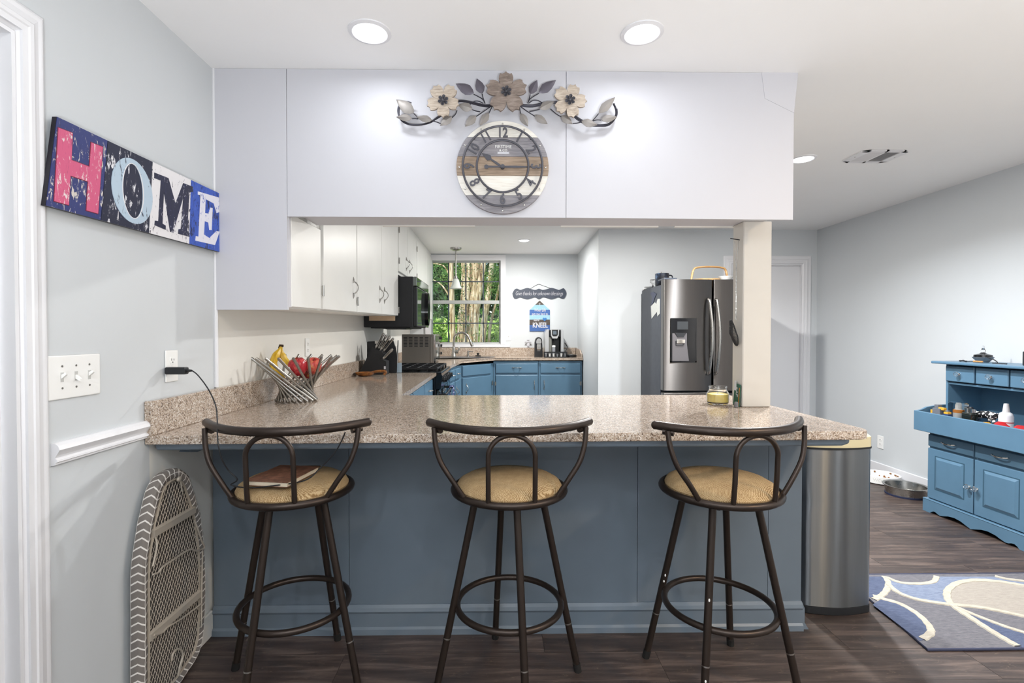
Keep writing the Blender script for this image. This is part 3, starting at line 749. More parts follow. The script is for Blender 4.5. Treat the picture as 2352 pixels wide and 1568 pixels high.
tv = thing('toaster_oven', 'stainless toaster oven with slotted side beside the range', 'toaster oven', (-.83, 5.75, .93))
tz = .938
obj('body', MB().box(-1.02, 5.47, tz, -.675, 6.02, tz + .315, .006, 2), M['toaster_side'], tv, True)
for r_ in range(7):
    for c_ in range(5):
        x = -1.0 + c_ * .058; z = tz + .275 - r_ * .016
        obj('vent_slot', MB().box(x, 5.4665, z, x + .038, 5.4712, z + .007, .001), M['black_matte'], tv)
obj('seam_strip', MB().box(-.712, 5.463, tz + .01, -.697, 5.471, tz + .285, .003), M['toaster_side'], tv)
tdoor = obj('door', MB().box(-.675, 5.50, tz + .012, -.655, 5.90, tz + .235, .006), M['mirror_front'], tv)
obj('frame', MB().box(-.675, 5.475, tz + .24, -.652, 6.015, tz + .31, .004).box(-.675, 5.475, tz, -.652, 5.498, tz + .24, .002), M['chrome'], tv)
obj('handle', MB().tube([(-.655, 5.54, tz + .215), (-.62, 5.54, tz + .22), (-.62, 5.86, tz + .22), (-.655, 5.86, tz + .215)], .009, 8), M['chrome'], tdoor, True)
for k in range(3):
    obj('knob', MB().lathe([(0, 0), (.018, 0), (.016, .02), (0, .021)], (-.654, 5.96, tz + .27 - k * .09), 14, Matrix.Rotation(R(90), 4, 'Y')), M['plastic_k'], tv, True)
for (x, y) in ((-1.0, 5.49), (-.70, 5.49), (-1.0, 6.0), (-.70, 6.0)): obj('foot', MB().cyl((x, y, .918 + (y - 5.335) * .035), (x, y, tz + .002), .012, n=10), M['rubber'], tv)

# ================================================================ SINK AREA
sk_ = MB()
def ell(cx, cy, rx, ry, z, n=32, rot=40): return [(cx + rx * math.cos(2 * PI * i / n) * math.cos(R(rot)) - ry * math.sin(2 * PI * i / n) * math.sin(R(rot)), cy + rx * math.cos(2 * PI * i / n) * math.sin(R(rot)) + ry * math.sin(2 * PI * i / n) * math.cos(R(rot)), z) for i in range(n)]
snk = thing('sink', 'shallow stainless sink set into the corner counter under the window', 'sink', (-.45, 6.52, .94))
rings = [(.47, .255, .9545), (.465, .25, .958), (.43, .215, .957), (.415, .2, .9545)]
prev = None
for (rx, ry, z) in rings:
    cur = [sk_.bm.verts.new(p) for p in ell(-.45, 6.56, rx, ry, z, 40, 20)]
    if prev:
        for i in range(40): sk_.bm.faces.new([prev[i], prev[(i + 1) % 40], cur[(i + 1) % 40], cur[i]])
    prev = cur
obj('rim', sk_, M['steel'], snk, True)
bz = MB(); A = [bz.bm.verts.new(p) for p in ell(-.45, 6.56, .416, .201, .9525, 40, 20)]; bz.bm.faces.new(A); obj('basin', bz, M['steel'], snk)
fx, fy = P(1042, 815, Z=.95).x, 0
fq = P(1042, 800, Y=6.66)
fa = thing('faucet', 'brushed gooseneck kitchen faucet with side lever at the corner sink', 'faucet', (fq.x, 6.66, .956))
m = MB().lathe([(0, .956), (.036, .956), (.036, .966), (.03, .985), (.024, 1.02), (.022, 1.07), (.016, 1.09), (0, 1.09)], (fq.x, 6.66, 0), 20); obj('base', m, M['nickel'], fa, True)
pts = [(fq.x, 6.66, 1.07), (fq.x, 6.66, 1.17)] + [(fq.x + .105 - .105 * math.cos(R(a)), 6.66 - .02 * (1 - math.cos(R(a))), 1.17 + .105 * math.sin(R(a))) for a in range(15, 166, 15)]
pts += [(fq.x + .222, 6.62, 1.165)]
obj('spout', MB().tube(pts, .014, 12), M['nickel'], fa, True)
e = Vector(pts[-1]); obj('spray_head', MB().tube([e + Vector((-.006, 0, .02)), e, e + Vector((.02, 0, -.05)), e + Vector((.028, 0, -.075))], [.015, .018, .02, .017], 12), M['nickel'], fa, True)
obj('lever', MB().tube([(fq.x + .02, 6.655, 1.02), (fq.x + .06, 6.65, 1.02)], .022, 12).tube([(fq.x + .055, 6.65, 1.03), (fq.x + .075, 6.65, 1.06), (fq.x + .068, 6.65, 1.085)], [.012, .01, .007], 10), M['nickel'], fa, True)
q = P(1075, 816, Y=6.7)
o = MB().lathe([(0, .956), (.02, .956), (.018, .97), (.012, .975), (.012, 1.03), (0, 1.032)], (q.x, 6.7, 0), 14); o.tube([(q.x, 6.7, 1.022), (q.x + .07, 6.69, 1.02)], [.007, .005], 8)
solo('soap_dispenser', 'small chrome pump beside the kitchen faucet', 'soap dispenser', o, M['nickel'], True)
q = P(1098, 818, Y=6.78)
o = MB().lathe([(0, .957), (.042, .957), (.04, .967), (.016, .972), (.013, .985), (.02, .99), (.018, 1.0), (0, 1.002)], (q.x, 6.78, 0), 18)
solo('sink_stopper', 'black rubber sink stopper lying behind the sink rim', 'stopper', o, M['rubber'], True)
# pendant lamp
q = P(1047, 569, Z=H); PX, PY = q.x, q.y
pl = thing('pendant_lamp', 'small pendant lamp with frosted bell shade before the window', 'lamp', (PX, PY, H))
obj('canopy', MB().lathe([(0, H), (.075, H), (.07, H - .02), (.045, H - .035), (0, H - .04)], (PX, PY, 0), 24), M['nickel'], pl, True)
zs = 1.255 + (767 - 640) * PY / 1150
obj('rod', MB().cyl((PX, PY, H - .038), (PX, PY, zs + .02), .008, n=8), M['nickel'], pl)
obj('socket', MB().lathe([(0, zs + .035), (.02, zs + .033), (.026, zs + .005), (.03, zs - .005), (0, zs - .005)], (PX, PY, 0), 16), M['nickel'], pl, True)
obj('lamp_shade', MB().lathe([(.026, zs), (.04, zs - .02), (.05, zs - .06), (.062, zs - .1), (.085, zs - .13), (.081, zs - .13), (.058, zs - .1), (.046, zs - .06), (.036, zs - .02), (.024, zs - .004)], (PX, PY, 0), 28), M['frost'], pl, True)

# ================================================================ WALL CLOCK
CKY = 2.134
c0 = P(1154.4, 384, Y=2.115); cx, cz = c0.x, c0.z
ck = thing('wall_clock', 'round plank wall clock with grey metal numerals on the white header', 'clock', (cx, CKY, cz - .194))
RC = .194
def chord(z0, z1, n=14):
    pts = []
    a0, a1 = math.asin(max(-1, min(1, z0 / RC))), math.asin(max(-1, min(1, z1 / RC)))
    for i in range(n + 1): a = a0 + (a1 - a0) * i / n; pts.append((cx + RC * math.cos(a), cz + RC * math.sin(a)))
    for i in range(n + 1): a = a1 + (a0 - a1) * i / n; pts.append((cx - RC * math.cos(a), cz + RC * math.sin(a)))
    out = []
    for p in pts:
        if not out or (Vector(p) - Vector(out[-1])).length > 1e-5: out.append(p)
    if (Vector(out[0]) - Vector(out[-1])).length < 1e-5: out.pop()
    return out
zb = [(384 - y) * 2.115 / F for y in (490.4, 447.6, 403.3, 359.5, 316, 277.6)]
zb[0], zb[-1] = -RC, RC
for i, mt in enumerate(('clock_grey', 'clock_white', 'clock_brown', 'clock_grey', 'clock_white')):
    m = MB().prism(chord(zb[i] + (.0006 if i else 0), zb[i + 1] - (.0006 if i < 4 else 0)), UDV, CKY - .018, CKY); obj('board', m, M[mt], ck)
FY = CKY - .034
cz2 = P(1154.4, 381.5, Y=FY).z
def circ(r, n=56): return [(cx + r * math.cos(2 * PI * i / n), cz2 + r * math.sin(2 * PI * i / n)) for i in range(n)]
for r in (.1665, .108): obj('ring', MB().tube([(u, FY, v) for u, v in circ(r)], .0046, 8, True), M['clockmetal'], ck, True)
obj('spacer', MB().cyl((cx - .118, FY, cz2 + .118), (cx - .118, CKY - .017, cz2 + .118), .003, n=6).cyl((cx + .118, FY, cz2 + .118), (cx + .118, CKY - .017, cz2 + .118), .003, n=6).cyl((cx, FY, cz2 - .166), (cx, CKY - .017, cz2 - .166), .003, n=6), M['clockmetal'], ck)
for k in range(1, 13):
    a = R(90 - 30 * k); rot = -30 * k + (180 if 4 <= k <= 8 else 0)
    me = text_mesh(str(k), .062 if k < 10 else .056, .002, off=.0011, sx=.8)
    T = Matrix.Translation((cx + .1372 * math.cos(a), FY, cz2 + .1372 * math.sin(a))) @ frame((0, 0, 0), *FACE_CAM) @ Matrix.Rotation(R(rot), 4, 'Z')
    obj('numeral', MB().mesh(me, T), M['clockmetal'], ck)
for k in range(12):
    a = R(15 * 0 + 30 * k); obj('rivet', MB().ball((cx + .1815 * math.cos(a), CKY - .019, cz + .1815 * math.sin(a)), .0042, (1, .7, 1), 8), M['chrome'], ck, True)
for (s, sz, dz) in (('FIRSTIME', .018, 351.5 - 14.5), ('& CO', .014, 345.0), ('', 0, 0)):
    if s: obj('lettering', MB().mesh(text_mesh(s, sz, .0003), frame((P(1156, dz, Y=CKY - .019).x, CKY - .0185, P(1156, dz, Y=CKY - .019).z), *FACE_CAM)), M['plastic_w'], ck)
q = P(1156, 351, Y=CKY - .019); obj('lettering_banner', MB().prism([(q.x - .027, q.z - .004), (q.x - .022, q.z), (q.x - .027, q.z + .004), (q.x + .027, q.z + .004), (q.x + .022, q.z), (q.x + .027, q.z - .004)], UDV, CKY - .0188, CKY - .018), M['white'], ck)
def hand(name, tip, tail, wd, spade, yy):
    tip = Vector(tip); c = Vector((cx, cz2)); d = (tip - c); L = d.length; d.normalize(); n = Vector((-d.y, d.x))
    pl_ = [c - n * .004, c + d * L * .35 - n * .0045]
    if spade: pl_ += [c + d * L * .55 - n * .003, c + d * L * .66 - n * .013, c + d * L * .78 - n * .009, tip, c + d * L * .78 + n * .009, c + d * L * .66 + n * .013, c + d * L * .55 + n * .003]
    else: pl_ += [c + d * L * .6 - n * .0025, tip, c + d * L * .6 + n * .0025]
    pl_ += [c + d * L * .35 + n * .0045, c + n * .004]
    m = MB().prism([(v.x, v.y) for v in pl_], UDV, yy, yy + .0025)
    if tail:
        m.prism([(v.x, v.y) for v in (c - n * .003, c + n * .003, c - d * tail + n * .004, c - d * tail - n * .004)], UDV, yy, yy + .0025)
        e = c - d * (tail + .004); m.prism([(e.x + .009 * math.cos(2 * PI * i / 14), e.y + .009 * math.sin(2 * PI * i / 14)) for i in range(14)], UDV, yy - .0005, yy + .0025)
    obj(name, m, M['clockmetal'], ck)
hand('hour_hand', (P(1106.6, 348.7, Y=FY).x, P(1106.6, 348.7, Y=FY).z), 0, .01, True, FY + .012)
hand('minute_hand', (P(1247.5, 382, Y=FY).x, P(1247.5, 382, Y=FY).z), .064, .008, False, FY + .006)
obj('hub', MB().cyl((cx, FY, cz2), (cx, CKY - .017, cz2), .009, n=14).cyl((cx, FY - .004, cz2), (cx, FY, cz2), .006, n=12), M['clockmetal'], ck, True)

# ================================================================ METAL FLOWER SPRAY
FYP = 2.09
def z2(x, y): q = P(880 + x / 4.126, 150 + y / 4.126, Y=FYP); return q
fl = thing('flower_wall_decor', 'long metal spray of leaves with three wooden flowers above the clock', 'wall decor', (cx, 2.134, z2(1165, 270).z - .05))
S = .00182 / 4.126
leafm = [plain('leaf_pewter', '#8c8783', .5, .4), plain('leaf_dusk', '#625e68', .45, .45)]
ink = plain('dark_vine_metal', '#34333c', .45, .5)
def flower(x, y, tips, mat, yo, r_in):
    c = z2(x, y); pts = []
    tv = [Vector((z2(a, b).x - c.x, z2(a, b).z - c.z)) for a, b in tips]; tv.sort(key=lambda v: math.atan2(v.y, v.x))
    n = len(tv); outl = []
    for i, t in enumerate(tv):
        a = math.atan2(t.y, t.x); L = t.length; nx = tv[(i + 1) % n]; pv = tv[i - 1]
        an = math.atan2(nx.y, nx.x); an += 2 * PI if an < a else 0; ap = math.atan2(pv.y, pv.x); ap -= 2 * PI if ap > a else 0
        lo, hi = (a + ap) / 2, (a + an) / 2
        def prof_(f): return r_in + (.93 - r_in) * min(1, (f / .5)) ** .55 if f < .5 else .93 - .05 * math.sin(PI * (f - .5) / .42) if f < .92 else .93 + .07 * ((f - .92) / .08)
        for q_ in range(9): f = (0, .05, .12, .22, .35, .5, .68, .85, .94)[q_]; outl.append((lo + (a - lo) * f, L * prof_(f)))
        outl.append((a, L))
        for q_ in range(8): f = (.94, .85, .68, .5, .35, .22, .12, .05)[q_]; outl.append((a + (hi - a) * (1 - f), L * prof_(f)))
    fobj = obj('flower', MB().prism([(c.x + r * math.cos(a), c.z + r * math.sin(a)) for a, r in outl], UDV, FYP + yo - .005, FYP + yo + .005), M[mat], fl)
    m = MB()
    for k in range(6):
        a = R(60 * k + 20); d = Vector((math.cos(a), math.sin(a))); pn = Vector((-d.y, d.x)); rr = 48 * S
        ring_ = [(.12, 0), (.45, .26), (.8, .3), (1.0, 0), (.8, -.3), (.45, -.26)]
        v0 = m.bm.verts.new((c.x + d.x * rr * .6, FYP + yo - .012, c.z + d.y * rr * .6))
        vs = [m.bm.verts.new((c.x + (d.x * u + pn.x * v) * rr * 1.1, FYP + yo - .006 - (.006 if u > .3 else 0), c.z + (d.y * u + pn.y * v) * rr * 1.1)) for u, v in ring_]
        for i in range(6): m.bm.faces.new([vs[i], vs[(i + 1) % 6], v0])
        bmesh.ops.translate(m.bm, verts=[v0], vec=(0, .007, 0))
    m.ball((c.x, FYP + yo - .008, c.z), .006, seg=8)
    obj('flower_center', m, M['clockmetal'], fobj)
    obj('stud', MB().cyl((c.x, FYP + yo, c.z), (c.x, 2.134, c.z), .005, n=6), ink, fl)
flower(573, 350, ((480, 208), (676, 210), (722, 388), (570, 508), (420, 398)), 'petal_w', -.01, .46)
flower(1165, 270, ((1163, 75), (1358, 205), (1290, 438), (1050, 440), (976, 207)), 'petal_d', -.014, .44)
flower(1765, 345, ((1818, 194), (1928, 352), (1800, 510), (1640, 447), (1633, 242)), 'petal_w', -.01, .46)
LV = [((290, 450), (125, 325), 56, 0), ((272, 500), (125, 490), 34, 0), ((462, 520), (318, 490), 34, 0), ((650, 488), (540, 570), 38, 0), ((845, 412), (712, 375), 42, 0),
      ((858, 265), (690, 173), 50, 1), ((940, 265), (888, 125), 44, 1), ((880, 478), (778, 578), 38, 0), ((1000, 450), (915, 572), 36, 0),
      ((1478, 258), (1638, 142), 46, 1), ((1395, 270), (1460, 140), 42, 1), ((1485, 410), (1622, 342), 40, 0), ((1690, 480), (1795, 556), 36, 0), ((1440, 475), (1558, 554), 36, 0),
      ((1303, 455), (1372, 578), 36, 0), ((1880, 530), (2030, 565), 38, 0), ((2068, 515), (2216, 490), 36, 0), ((2045, 450), (2198, 303), 42, 0)]
for (bs_, tp_, wd, mt) in LV:
    a = z2(*bs_); t = z2(*tp_); d = t - a; L = d.length; d.normalize(); n = Vector((-d.z, 0, d.x)); o_ = Vector((0, -1, 0)); m = MB(); w_ = wd * S
    row = []
    for f, ww, up in ((0, .05, 0), (.12, .55, .3), (.35, 1, .6), (.6, .85, .6), (.85, .38, .3), (1, 0.02, 0)):
        c = a + d * L * f
        row.append([m.bm.verts.new(c + n * w_ * ww), m.bm.verts.new(c + o_ * (.007 * up + .002)), m.bm.verts.new(c - n * w_ * ww)])
    back = [[m.bm.verts.new(v.co + Vector((0, .0016, 0))) for v in r] for r in row]
    for i in range(5):
        for k in range(2):
            m.bm.faces.new([row[i][k], row[i][k + 1], row[i + 1][k + 1], row[i + 1][k]]); m.bm.faces.new([back[i + 1][k], back[i + 1][k + 1], back[i][k + 1], back[i][k]])
        for k in (0, 2): m.bm.faces.new([row[i][k], row[i + 1][k], back[i + 1][k], back[i][k]])
    obj('leaf', m, leafm[mt], fl, True)
def vine(pts, r, name='stem', yo=.012): obj(name, MB().tube(smoothpath([z2(*p) + Vector((0, yo, 0)) for p in pts], 5), r, 7), ink, fl, True)
vine([(1040, 362), (960, 366), (850, 340), (760, 324), (680, 326)], .0042); vine([(1040, 376), (960, 378), (850, 352), (760, 330), (690, 334)], .003)
vine([(1290, 360), (1420, 368), (1540, 342), (1650, 335)], .0042); vine([(1290, 372), (1420, 380), (1540, 354), (1650, 342)], .003)
vine([(560, 450), (500, 490), (440, 530), (340, 552), (240, 545), (165, 500), (138, 430), (150, 370), (205, 335), (262, 345)], .004)
vine([(560, 460), (480, 508), (400, 540), (300, 556), (210, 540), (152, 490), (146, 420), (160, 376)], .0028)
vine([(1800, 450), (1870, 500), (1960, 545), (2060, 556), (2150, 540), (2208, 470), (2214, 410), (2190, 350)], .004)
vine([(1800, 462), (1860, 512), (1950, 556), (2060, 564), (2150, 552), (2218, 470), (2222, 400)], .0028)
for pts in ([(965, 355), (940, 310), (858, 265)], [(965, 350), (950, 310), (938, 262)], [(1370, 352), (1385, 310), (1396, 268)], [(1370, 352), (1400, 305), (1478, 256)],
            [(1030, 375), (950, 430), (880, 478)], [(1030, 390), (1010, 430), (998, 452)], [(1300, 380), (1370, 430), (1440, 475)], [(1295, 390), (1300, 430), (1305, 456)],
            [(700, 420), (680, 460), (650, 488)], [(920, 432), (880, 425), (845, 412)], [(1390, 432), (1440, 420), (1485, 408)], [(1590, 405), (1640, 450), (1690, 480)],
            [(330, 500), (310, 470), (288, 448)], [(330, 500), (300, 497), (272, 498)], [(545, 545), (500, 528), (460, 520)], [(1800, 545), (1840, 540), (1880, 530)], [(1985, 520), (2020, 480), (2045, 450)], [(1985, 520), (2030, 510), (2068, 512)],
            [(820, 365), (860, 335), (905, 332), (950, 352)], [(1380, 352), (1420, 325), (1470, 325), (1505, 345)]):
    vine(pts, .002, 'stem', .008)

# ================================================================ HOME SIGN
hs = thing('home_sign', 'distressed plank sign reading HOME in four painted letters', 'sign', (W, 1.76, 1.6))
XS = -1.163
def hp_(zx, zy, X=XS): q = P(90 + zx / 4.3545, 240 + zy / 4.3545, X=X); return (q.y, q.z)
TL, TR, BR, BL = hp_(120, 92), hp_(1838, 905), hp_(1805, 1472), hp_(68, 1008)
TL = (max(TL[0], 1.356), TL[1]); BL = (max(BL[0], 1.30), BL[1]); BR = (TR[0] - .005, BR[1])
obj('backing', MB().prism([TL, TR, BR, BL], DUV, W + .0135, XS - .0015), M['sg_edge'], hs)
obj('hanger', MB().box(W + .0005, 1.5, 1.7, W + .0136, 2.0, 1.72), M['sg_edge'], hs)
def lerp2(a, b2, t): return (a[0] + (b2[0] - a[0]) * t, a[1] + (b2[1] - a[1]) * t)
bnd = [0] + [(hp_(zx, zy)[0] - TL[0]) / (TR[0] - TL[0]) for zx, zy in ((690, 700), (1140, 900), (1522, 1080))] + [1]
for i, mt in enumerate(('sg_navy', 'sg_black', 'sg_white', 'sg_blue')):
    a, c = bnd[i] + .0012, bnd[i + 1] - .0012
    t = MB().prism([lerp2(TL, TR, a), lerp2(TL, TR, c), lerp2(BL, BR, c), lerp2(BL, BR, a)], DUV, XS - .0015, XS); obj('panel', t, M[mt], hs)
def letter(pts, mat, d=.0015, x0=XS):
    return obj('letter', MB().prism([hp_(*p) for p in pts], DUV, x0, x0 + d), M[mat], hs)
Hp = [(190, 232), (330, 285), (318, 555), (500, 622), (518, 380), (632, 425), (585, 1090), (470, 1058), (487, 770), (308, 710), (292, 1005), (147, 965)]
def grow(pts, k):
    c = (sum(p[0] for p in pts) / len(pts), sum(p[1] for p in pts) / len(pts)); out = []
    n = len(pts)
    for i in range(n):
        a, b2, c2 = Vector(pts[i - 1]), Vector(pts[i]), Vector(pts[(i + 1) % n])
        d1 = (b2 - a).normalized(); d2 = (c2 - b2).normalized(); nn = (Vector((d1.y, -d1.x)) + Vector((d2.y, -d2.x)))
        nn = nn / max(.5, nn.length_squared / 2); out.append(tuple(b2 + nn * k))
    return out
obj('outline', MB().prism([hp_(*p) for p in grow(Hp, 7)], DUV, XS, XS + .0006), M['sg_red'], hs)
letter(Hp, 'sg_pink')
def oval(l, r_, t, b_, n=36):
    yl, yr = hp_(l, 800)[0], hp_(r_, 900)[0]; zt, zb_ = hp_((l + r_) / 2 - 20, t)[1], hp_((l + r_) / 2 + 10, b_)[1]
    return [((yl + yr) / 2 + (yr - yl) / 2 * math.cos(2 * PI * i / n), (zt + zb_) / 2 + (zt - zb_) / 2 * math.sin(2 * PI * i / n)) for i in range(n)]
obj('letter', MB().ring(oval(720, 1130, 532, 1188), oval(832, 1034, 585, 1137), DUV, XS, XS + .0015), M['sg_sky'], hs)
obj('outline', MB().ring(oval(826, 1042, 580, 1142), oval(834, 1034, 587, 1135), DUV, XS + .0015, XS + .0019), M['sg_white'], hs)
letter([(1150, 680), (1290, 735), (1360, 990), (1440, 785), (1535, 822), (1533, 872), (1500, 880), (1478, 1262), (1502, 1275), (1502, 1322), (1388, 1292), (1392, 1247), (1415, 1242), (1440, 920), (1335, 1282), (1308, 1272), (1245, 870), (1230, 1190), (1262, 1210), (1262, 1252), (1152, 1205), (1156, 1160), (1190, 1165), (1215, 760), (1150, 735)], 'sg_ink')
letter([(1585, 868), (1795, 930), (1800, 1075), (1772, 1085), (1745, 990), (1662, 945), (1656, 1085), (1690, 1090), (1712, 1030), (1732, 1035), (1722, 1255), (1700, 1255), (1690, 1180), (1652, 1165), (1645, 1300), (1700, 1335), (1770, 1265), (1802, 1270), (1755, 1405), (1560, 1360), (1565, 1315), (1592, 1320), (1612, 905), (1585, 900)], 'sg_cream')

# ================================================================ SWITCHES AND OUTLETS
def plate(parent, mk, w_, h_, d=.006):
    m = MB().box(-w_ / 2, 0, -h_ / 2, w_ / 2, d, h_ / 2, .004, 2); m.xf(mk); return obj('plate', m, M['plastic_w'], parent, True)
slot = plain('slot_dark', '#3a3936', .6)
def outlet(lab, pos, mk, both=True):
    """local: x along the wall, y out of the wall, z up"""
    t = thing('wall_outlet', lab, 'outlet', pos)
    plate(t, mk, .07, .115)
    for s in ((-1, 1) if both else (1,)):
        m = MB().prism([(.0165 * math.cos(a) * 1.0, s * .0195 + .0145 * max(-.85, min(.85, math.sin(a) * 1.15))) for a in [2 * PI * i / 20 for i in range(20)]], UDV, .006, .0078); m.xf(mk)
        r_ = obj('receptacle', m, M['plastic_w'], t)
        m = MB().box(-.0075, .0076, s * .0195, -.005, .0082, s * .0195 + .008).box(.005, .0076, s * .0195, .0075, .0082, s * .0195 + .007).cyl((0, .0076, s * .0195 - .006), (0, .0082, s * .0195 - .006), .0025, n=8); m.xf(mk); obj('slot', m, slot, r_)
    m = MB().cyl((0, .006, 0), (0, .0072, 0), .003, n=8); m.xf(mk); obj('screw', m, M['plastic_w'], t); return t
LEFTW = lambda y, z: Matrix(((0, 1, 0, W), (1, 0, 0, y), (0, 0, 1, z), (0, 0, 0, 1)))
a = P(392, 840, X=W); outlet('white outlet with the black charger plugged in, above bar backsplash', (W, a.y, a.z), LEFTW(a.y, a.z))
a2 = P(705, 797, X=W); outlet('white outlet on the kitchen wall behind the fruit bowl', (W, a2.y, a2.z), LEFTW(a2.y, a2.z))
q = P(2023, 1015, X=XR); outlet('white outlet low on the wall above the pet bowls', (XR, q.y, q.z), Matrix(((0, -1, 0, XR), (1, 0, 0, q.y), (0, 0, 1, q.z), (0, 0, 0, 1))))
q0 = P(170, 863, X=W)
sw = thing('light_switch', 'white three gang switch plate beside the door casing', 'switch', (W, q0.y, q0.z))
mk = LEFTW(q0.y, q0.z); plate(sw, mk, .176, .12)
for i, up in ((-1, 1), (0, -1), (1, 1)):
    m = MB().box(i * .046 - .005, .0058, -.013, i * .046 + .005, .0066, .013); m.xf(mk); obj('toggle_slot', m, plain('slot_pale', '#bdbdba', .5), sw)
    m = MB().prism([(.004, -.006), (.02, up * .011 - .0035), (.02, up * .011 + .003), (.004, .006)], lambda u, v, d: (d, u, v), i * .046 - .0035, i * .046 + .0035); m.xf(mk); obj('toggle', m, M['plastic_w'], sw)
    for s in (-1, 1): m = MB().cyl((i * .046, .006, s * .03), (i * .046, .0073, s * .03), .003, n=8); m.xf(mk); obj('screw', m, M['nickel'], sw)
q0 = P(1168, 773, Y=YB)
s2 = thing('light_switch', 'single white switch beside the kitchen window', 'switch', (q0.x, YB, q0.z)); mk = Matrix(((1, 0, 0, q0.x), (0, -1, 0, YB), (0, 0, 1, q0.z), (0, 0, 0, 1))); plate(s2, mk, .07, .115)
m = MB().prism([(.004, -.006), (.018, .006), (.018, .012), (.004, .006)], lambda u, v, d: (d, u, v), -.004, .004); m.xf(mk); obj('toggle', m, M['plastic_w'], s2)

# charger and its cable
ch = thing('phone_charger', 'black wall charger plugged into the outlet above the backsplash', 'charger', (W + .01, a.y, 1.12))
e0 = P(396, 851, X=W + .03)
m = MB().box(W + .009, e0.y - .014, e0.z - .013, W + .082, e0.y + .014, e0.z + .013, .005, 2); obj('body', m, M['plastic_k'], ch, True)
obj('plug_end', MB().tube([(W + .082, e0.y, e0.z), (W + .1, e0.y, e0.z)], [.006, .0035], 8), M['plastic_k'], ch, True)
pc = [Vector((W + .1, e0.y, e0.z))]
for (px, py, Y) in ((455, 862, 1.80), (478, 893, 1.75), (495, 930, 1.70), (499, 965, 1.665), (500, 1010, 1.60), (508, 1050, 1.60), (525, 1080, 1.62), (545, 1101, 1.63)): pc.append(P(px, py, Y=Y))
pc[-1].z = max(pc[-1].z, .757)
pc += [Vector((-.86, 1.635, .764)), Vector((-.80, 1.632, .756)), Vector((-.73, 1.63, .762)), P(700, 1103, Y=1.645), P(735, 1075, Y=1.68), P(768, 1040, Y=1.70), P(783, 1015, Y=1.71), P(793, 992, Y=1.715)]
cb = MB().tube(smoothpath(pc, 6), .0022, 7)
solo('charger_cable', 'thin dark charging cable looping down over the stool with notebook', 'cable', cb, M['plastic_k'], True)

# ================================================================ SIGNS ON THE BACK WALL
YS = YB - .012
def bw(px, py): q = P(px, py, Y=YS); return (q.x, q.z)
top_ = [(1177, 673.5), (1182, 664.5), (1188, 662.5), (1195, 665.5), (1203, 663), (1212, 661), (1222, 664), (1230, 665.5), (1238, 662.7), (1246, 665.5), (1255, 664), (1266, 661), (1276, 663), (1284, 665.5), (1291, 662.5), (1296, 662.5), (1301, 673)]
bot_ = [(1297, 684), (1291, 685.5), (1283, 682.5), (1275, 685), (1266, 687), (1256, 684), (1247, 682.5), (1238, 686.8), (1230, 682.5), (1221, 684.5), (1211, 687), (1203, 685), (1195, 682.5), (1187, 685.5), (1181, 684.5)]
gs = thing('thanks_sign', 'dark wavy edged sign reading Give thanks for unknown blessings', 'sign', (*[bw(1238, 687)[0]], YB, bw(1238, 687)[1]))
char = plain('charcoal_board', '#39404f', .5)
obj('board', MB().prism([(v.x, v.y) for v in smoothpath([Vector((*bw(*p), 0)) for p in top_ + bot_ + top_[:1]], 3)[:-1]], UDV, YS, YB - .001), char, gs)
c = bw(1238.5, 674); me = text_mesh('Give thanks for unknown blessings', .079, .0006, .22, off=-.0008, sx=.60); obj('lettering', MB().mesh(me, frame((c[0], YS - .0008, c[1]), *FACE_CAM)), M['white'], gs)
obj('hanging_wire', MB().tube(smoothpath([(bw(1218, 663)[0], YB - .008, bw(1218, 663)[1]), (bw(1229, 656)[0], YB - .008, bw(1229, 656)[1]), (bw(1238, 652.5)[0], YB - .008, bw(1238, 652.5)[1]), (bw(1248, 656)[0], YB - .008, bw(1248, 656)[1]), (bw(1266, 662)[0], YB - .008, bw(1266, 662)[1])], 5), .0022, 6), M['black_matte'], gs)
ks = thing('kneel_sign', 'house shaped blue plank sign ending in the word KNEEL', 'sign', (bw(1240, 760)[0], YB, bw(1240, 760)[1]))
kx0, kx1 = 1216.5, 1263; kb = [690, 700, 711.5, 723.5, 734, 746, 761]
bl = [plain('sign_brown', '#51473f', .6), plain('sign_light_blue', '#8fb9cf', .6), plain('sign_deep_blue', '#3c62a0', .6), plain('sign_light_blue_2', '#93bdd2', .6), plain('sign_brown_2', '#4b423c', .6), plain('sign_deep_blue_2', '#3a5d98', .6)]
def kw(y): return (kx0 + (1239.5 - kx0) * max(0, (711.5 - y) / 21.5), kx1 - (kx1 - 1239.5) * max(0, (711.5 - y) / 21.5))
for i in range(6):
    y0, y1 = kb[i], kb[i + 1] - .35; a0 = kw(y0); a1 = kw(y1); sk2 = (761 - y0) * .01
    pts = [bw(a1[0], y1), bw(a1[1], y1), bw(a0[1], y0)] + ([bw(a0[0], y0)] if i else [])
    obj('plank', MB().prism(pts, UDV, YS, YB - .001), bl[i], ks)
for (s, px, py, sz, sh, sx) in (('When Life', 1240, 712, .062, .25, .62), ('gets too hard to', 1240, 721, .055, 0, .62), ('stand', 1232, 734, .062, .25, .6), ('KNEEL', 1240.5, 747, .098, 0, .74)):
    c = bw(px, py); obj('lettering', MB().mesh(text_mesh(s, sz, .0008, sh, off=.0025 if s == 'KNEEL' else .0006, sx=sx), frame((c[0], YS - .001, c[1]), *FACE_CAM)), M['white'], ks)
c = bw(1251, 733); hpts = [(c[0] + .028 * math.sin(t) ** 3, c[1] + .0019 * (13 * math.cos(t) - 5 * math.cos(2 * t) - 2 * math.cos(3 * t) - math.cos(4 * t))) for t in [2 * PI * i / 24 for i in range(24)]]
obj('heart', MB().prism(hpts, UDV, YS - .006, YS), plain('heart_blue', '#2f6fae', .5), ks)
